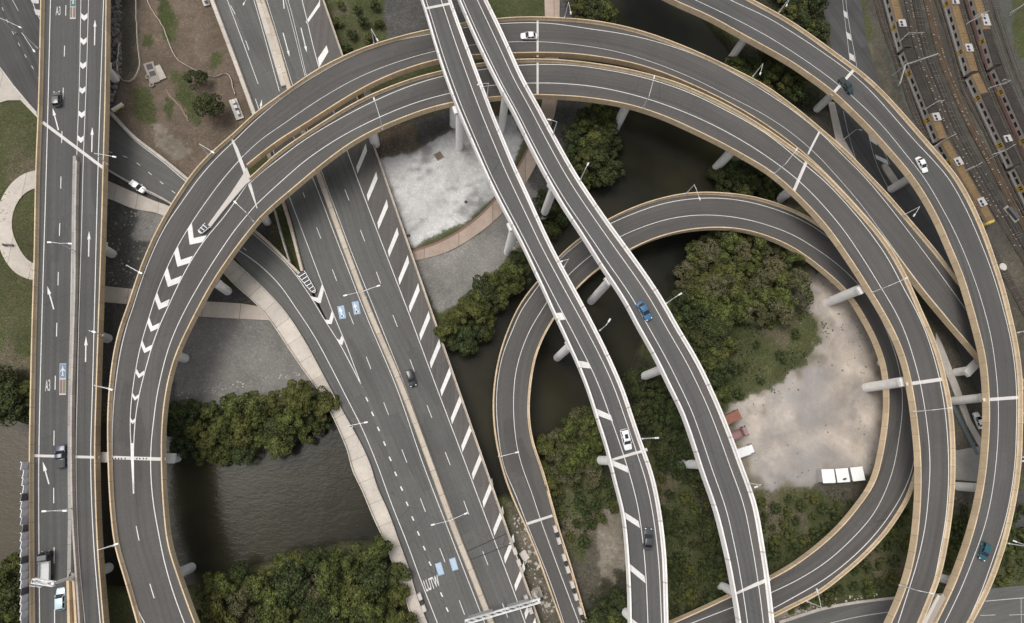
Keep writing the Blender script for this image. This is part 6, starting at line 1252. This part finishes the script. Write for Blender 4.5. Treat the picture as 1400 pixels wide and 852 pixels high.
def carriage(c0, c1, label, roofs, acs, nose=False, maroon=False):
    a, b_ = P(c0[0],c0[1],3.8), P(c1[0],c1[1],3.8); d = b_-a; Lc = math.hypot(d[0],d[1])-.9; ang = math.atan2(d[1],d[0]); m_ = (a+b_)/2
    r = empty('train_carriage', (m_[0],m_[1],.2), ang); tag(r, label, 'train', 'train carriages standing in the rail yard'); Wd = 2.8
    mb = MB(); mb.box((0,0,.75), Lc, Wd, 2.35); mb.box((0,0,.1), Lc*.86, 2.2, .6); mb.build('body', SILV, r)
    for (u0,u1,mm) in roofs:
        mb = MB(); secs = []
        for u in (u0,u1): secs.append([(-Lc/2+Lc*u, Wd/2*w_, z_) for w_, z_ in ((-1.0,3.101),(-.97,3.3),(-.75,3.55),(-.35,3.68),(0,3.71),(.35,3.68),(.75,3.55),(.97,3.3),(1.0,3.101))])
        loft(mb, secs)
        k = int((u1-u0)*Lc/1.1)
        for i in range(1, k): mb.box((-Lc/2+Lc*(u0+(u1-u0)*i/k),0,3.64), .09, Wd*.62, .09)
        mb.build('roof', mm, r)
    for (u, ln) in acs:
        x = -Lc/2+Lc*u; mb = MB(); mb.box((x,0,3.6), ln, 2.35, .42); ac = mb.build('air_unit', ACW, r, bevel=.05)
        for dx in (-ln*.1, ln*.28): mb = MB(); mb.tube([(x+dx,-.45,4.02),(x+dx,-.45,4.05)], .45, 16); f = mb.build('fan', DARKM, r); f.parent = ac
    for s in (-1,1):
        mb = MB(); mb.box((0,s*(Wd/2+.012),.9), Lc*.985, .02, .5); mb.build('side_stripe', MAROON if maroon else SIGNG, r)
        for i in range(11):
            x = -Lc/2+Lc*(.06+.088*i)
            if i in (2,8):
                mb = MB(); mb.box((x,s*(Wd/2+.03),.8), 1.5, .06, 2.15); dr = mb.build('door', DOORY, r)
                for dx in (-.34,.34): mb = MB(); mb.box((x+dx,s*(Wd/2+.066),1.7), .42, .02, .9); wq = mb.build('door_window', GLASS, r); wq.parent = dr
            else: mb = MB(); mb.box((x,s*(Wd/2+.02),1.75), 1.72, .04, .72); mb.build('window', GLASS, r)
    for q in (-.36,.36): mb = MB(); mb.box((q*Lc, 0, -.15), 2.4, 2.0, .24); mb.build('bogie', DARKM, r)
    if nose:
        mb = MB(); secs = [[(Lc/2+x, Wd/2*w_*f, z_*g_) for w_, z_ in ((-1,.6),(-1,2.9),(-.7,3.55),(.7,3.55),(1,2.9),(1,.6))] for x,f,g_ in ((.003,.99,1.0),(.5,.97,.98),(.8,.88,.90))]; loft(mb, secs); mb.build('nose', NOSE, r)
        mb = MB(); mb.box((Lc/2+.82,0,1.9), .05, 2.0, .9); mb.build('windscreen', GLASS, r)
D, Bn = ROOFD, ROOFB
carriage((1206,-68),(1242,66),'first carriage of the left train, brown roof with dark rear end',[(0,.74,Bn),(.74,1,D)],[(.765,2.6)])
carriage((1242,66),(1292,191),'middle carriage of the left train, long dark roof and white unit',[(0,.72,D),(.72,1,Bn)],[(.77,2.6)])
carriage((1292,191),(1357,303),'yellow-nosed end carriage of the left train, brown roof',[(0,1,Bn)],[(.27,2.6),(.78,2.6)],True)
carriage((1296,-30),(1334,99),'brown roofed carriage of the middle train with two white units',[(0,1,Bn)],[(.25,2.4),(.76,2.8)])
carriage((1334,99),(1394,226),'carriage of the middle train with a dark roof behind its joint',[(0,.22,Bn),(.22,1,D)],[(.73,2.2)])
carriage((1394,226),(1450,340),'last carriage of the middle train running out of the picture',[(0,1,D)],[(.3,2.2)])
carriage((1320,-60),(1366,90),'maroon striped carriage of the right train with a long white unit',[(0,.68,Bn),(.68,1,D)],[(.60,4.4)],False,True)
carriage((1366,90),(1425,222),'maroon striped carriage of the right train with an all dark roof',[(0,1,D)],[],False,True)
MASTM = plain('mast_metal', (.40,.39,.375), .5, .2, .1)
def mast(bx, by, e0, e1, label, h=5.6):
    p = P(bx,by,0); a = P(e0[0],e0[1],h)-p; c = P(e1[0],e1[1],h)-p; r = empty('catenary_mast', (p[0],p[1],-.1)); tag(r, label, 'rail mast', 'overhead line masts in the rail yard')
    mb = MB(); mb.tube([(0,0,0),(0,0,h+.5)], [.13,.09], 8); mb.build('post', MASTM, r)
    mb = MB(); mb.tube([(a[0],a[1],h),(0,0,h+.05),(c[0],c[1],h)], .075 if 'large' not in label else .16, 6); mb.tube([(0,0,h+.5),(c[0]*.7,c[1]*.7,h+.05)], .03, 5); mb.tube([(a[0],a[1],h-.5),(0,0,h-.6),(c[0],c[1],h-.5)], .035, 5); mb.build('boom', MASTM, r)
    for e in (a, c): mb = MB(); mb.tube([(e[0],e[1],h-.9),(e[0],e[1],h+.1)], .07, 6); mb.build('insulator', WHITEM, r)
for i, (bx,by,e0,e1,lb) in enumerate(((1220,104,(1231,114),(1283,73),'large pale overhead line mast across the left train'),(1224,62,(1233,54),(1263,44),'slim overhead line mast near the first joint of the left train'),(1330,33,(1325,30),(1337,20),'short overhead line mast beside the right train at the top'),(1358,126,(1355,119),(1374,108),'overhead line mast between the middle and right trains'),(1262,153,(1267,148),(1291,137),'slim overhead line mast beside the middle carriage of the left train'),(1268,206,(1276,202),(1307,183),'overhead line mast above the end carriage joint of the left train'),(1352,218,(1360,210),(1389,197),'overhead line mast left of the middle train'),(1315,238,(1324,231),(1343,222),'slim overhead line mast beside the yellow-nosed carriage'),(1380,22,(1385,15),(1402,4),'overhead line mast at the top right corner'))): mast(bx,by,e0,e1,lb)
stones([[(1250,0),(1265,0),(1330,200),(1400,320),(1390,330),(1310,210)]], 60, .1, .3, STONEL, 'pale scraps scattered along the tracks', 12)
p = P(1384,292,.4); r = empty('relay_cabinet', (p[0],p[1],-.1), -1.0); tag(r, 'dark trackside cabinet on a slab beyond the yellow train nose', 'cabinet'); mb = MB(); mb.box((0,0,0), 5.4, 2.0, .2); mb.build('slab', KERB, r); mb = MB(); mb.box((0,0,.2), 4.2, 1.2, 1.0); mb.build('cabinet_body', GREY, r, bevel=.05)
print('pier offsets (px,py,across to centre m,width m):', SHOW_OFFSETS)
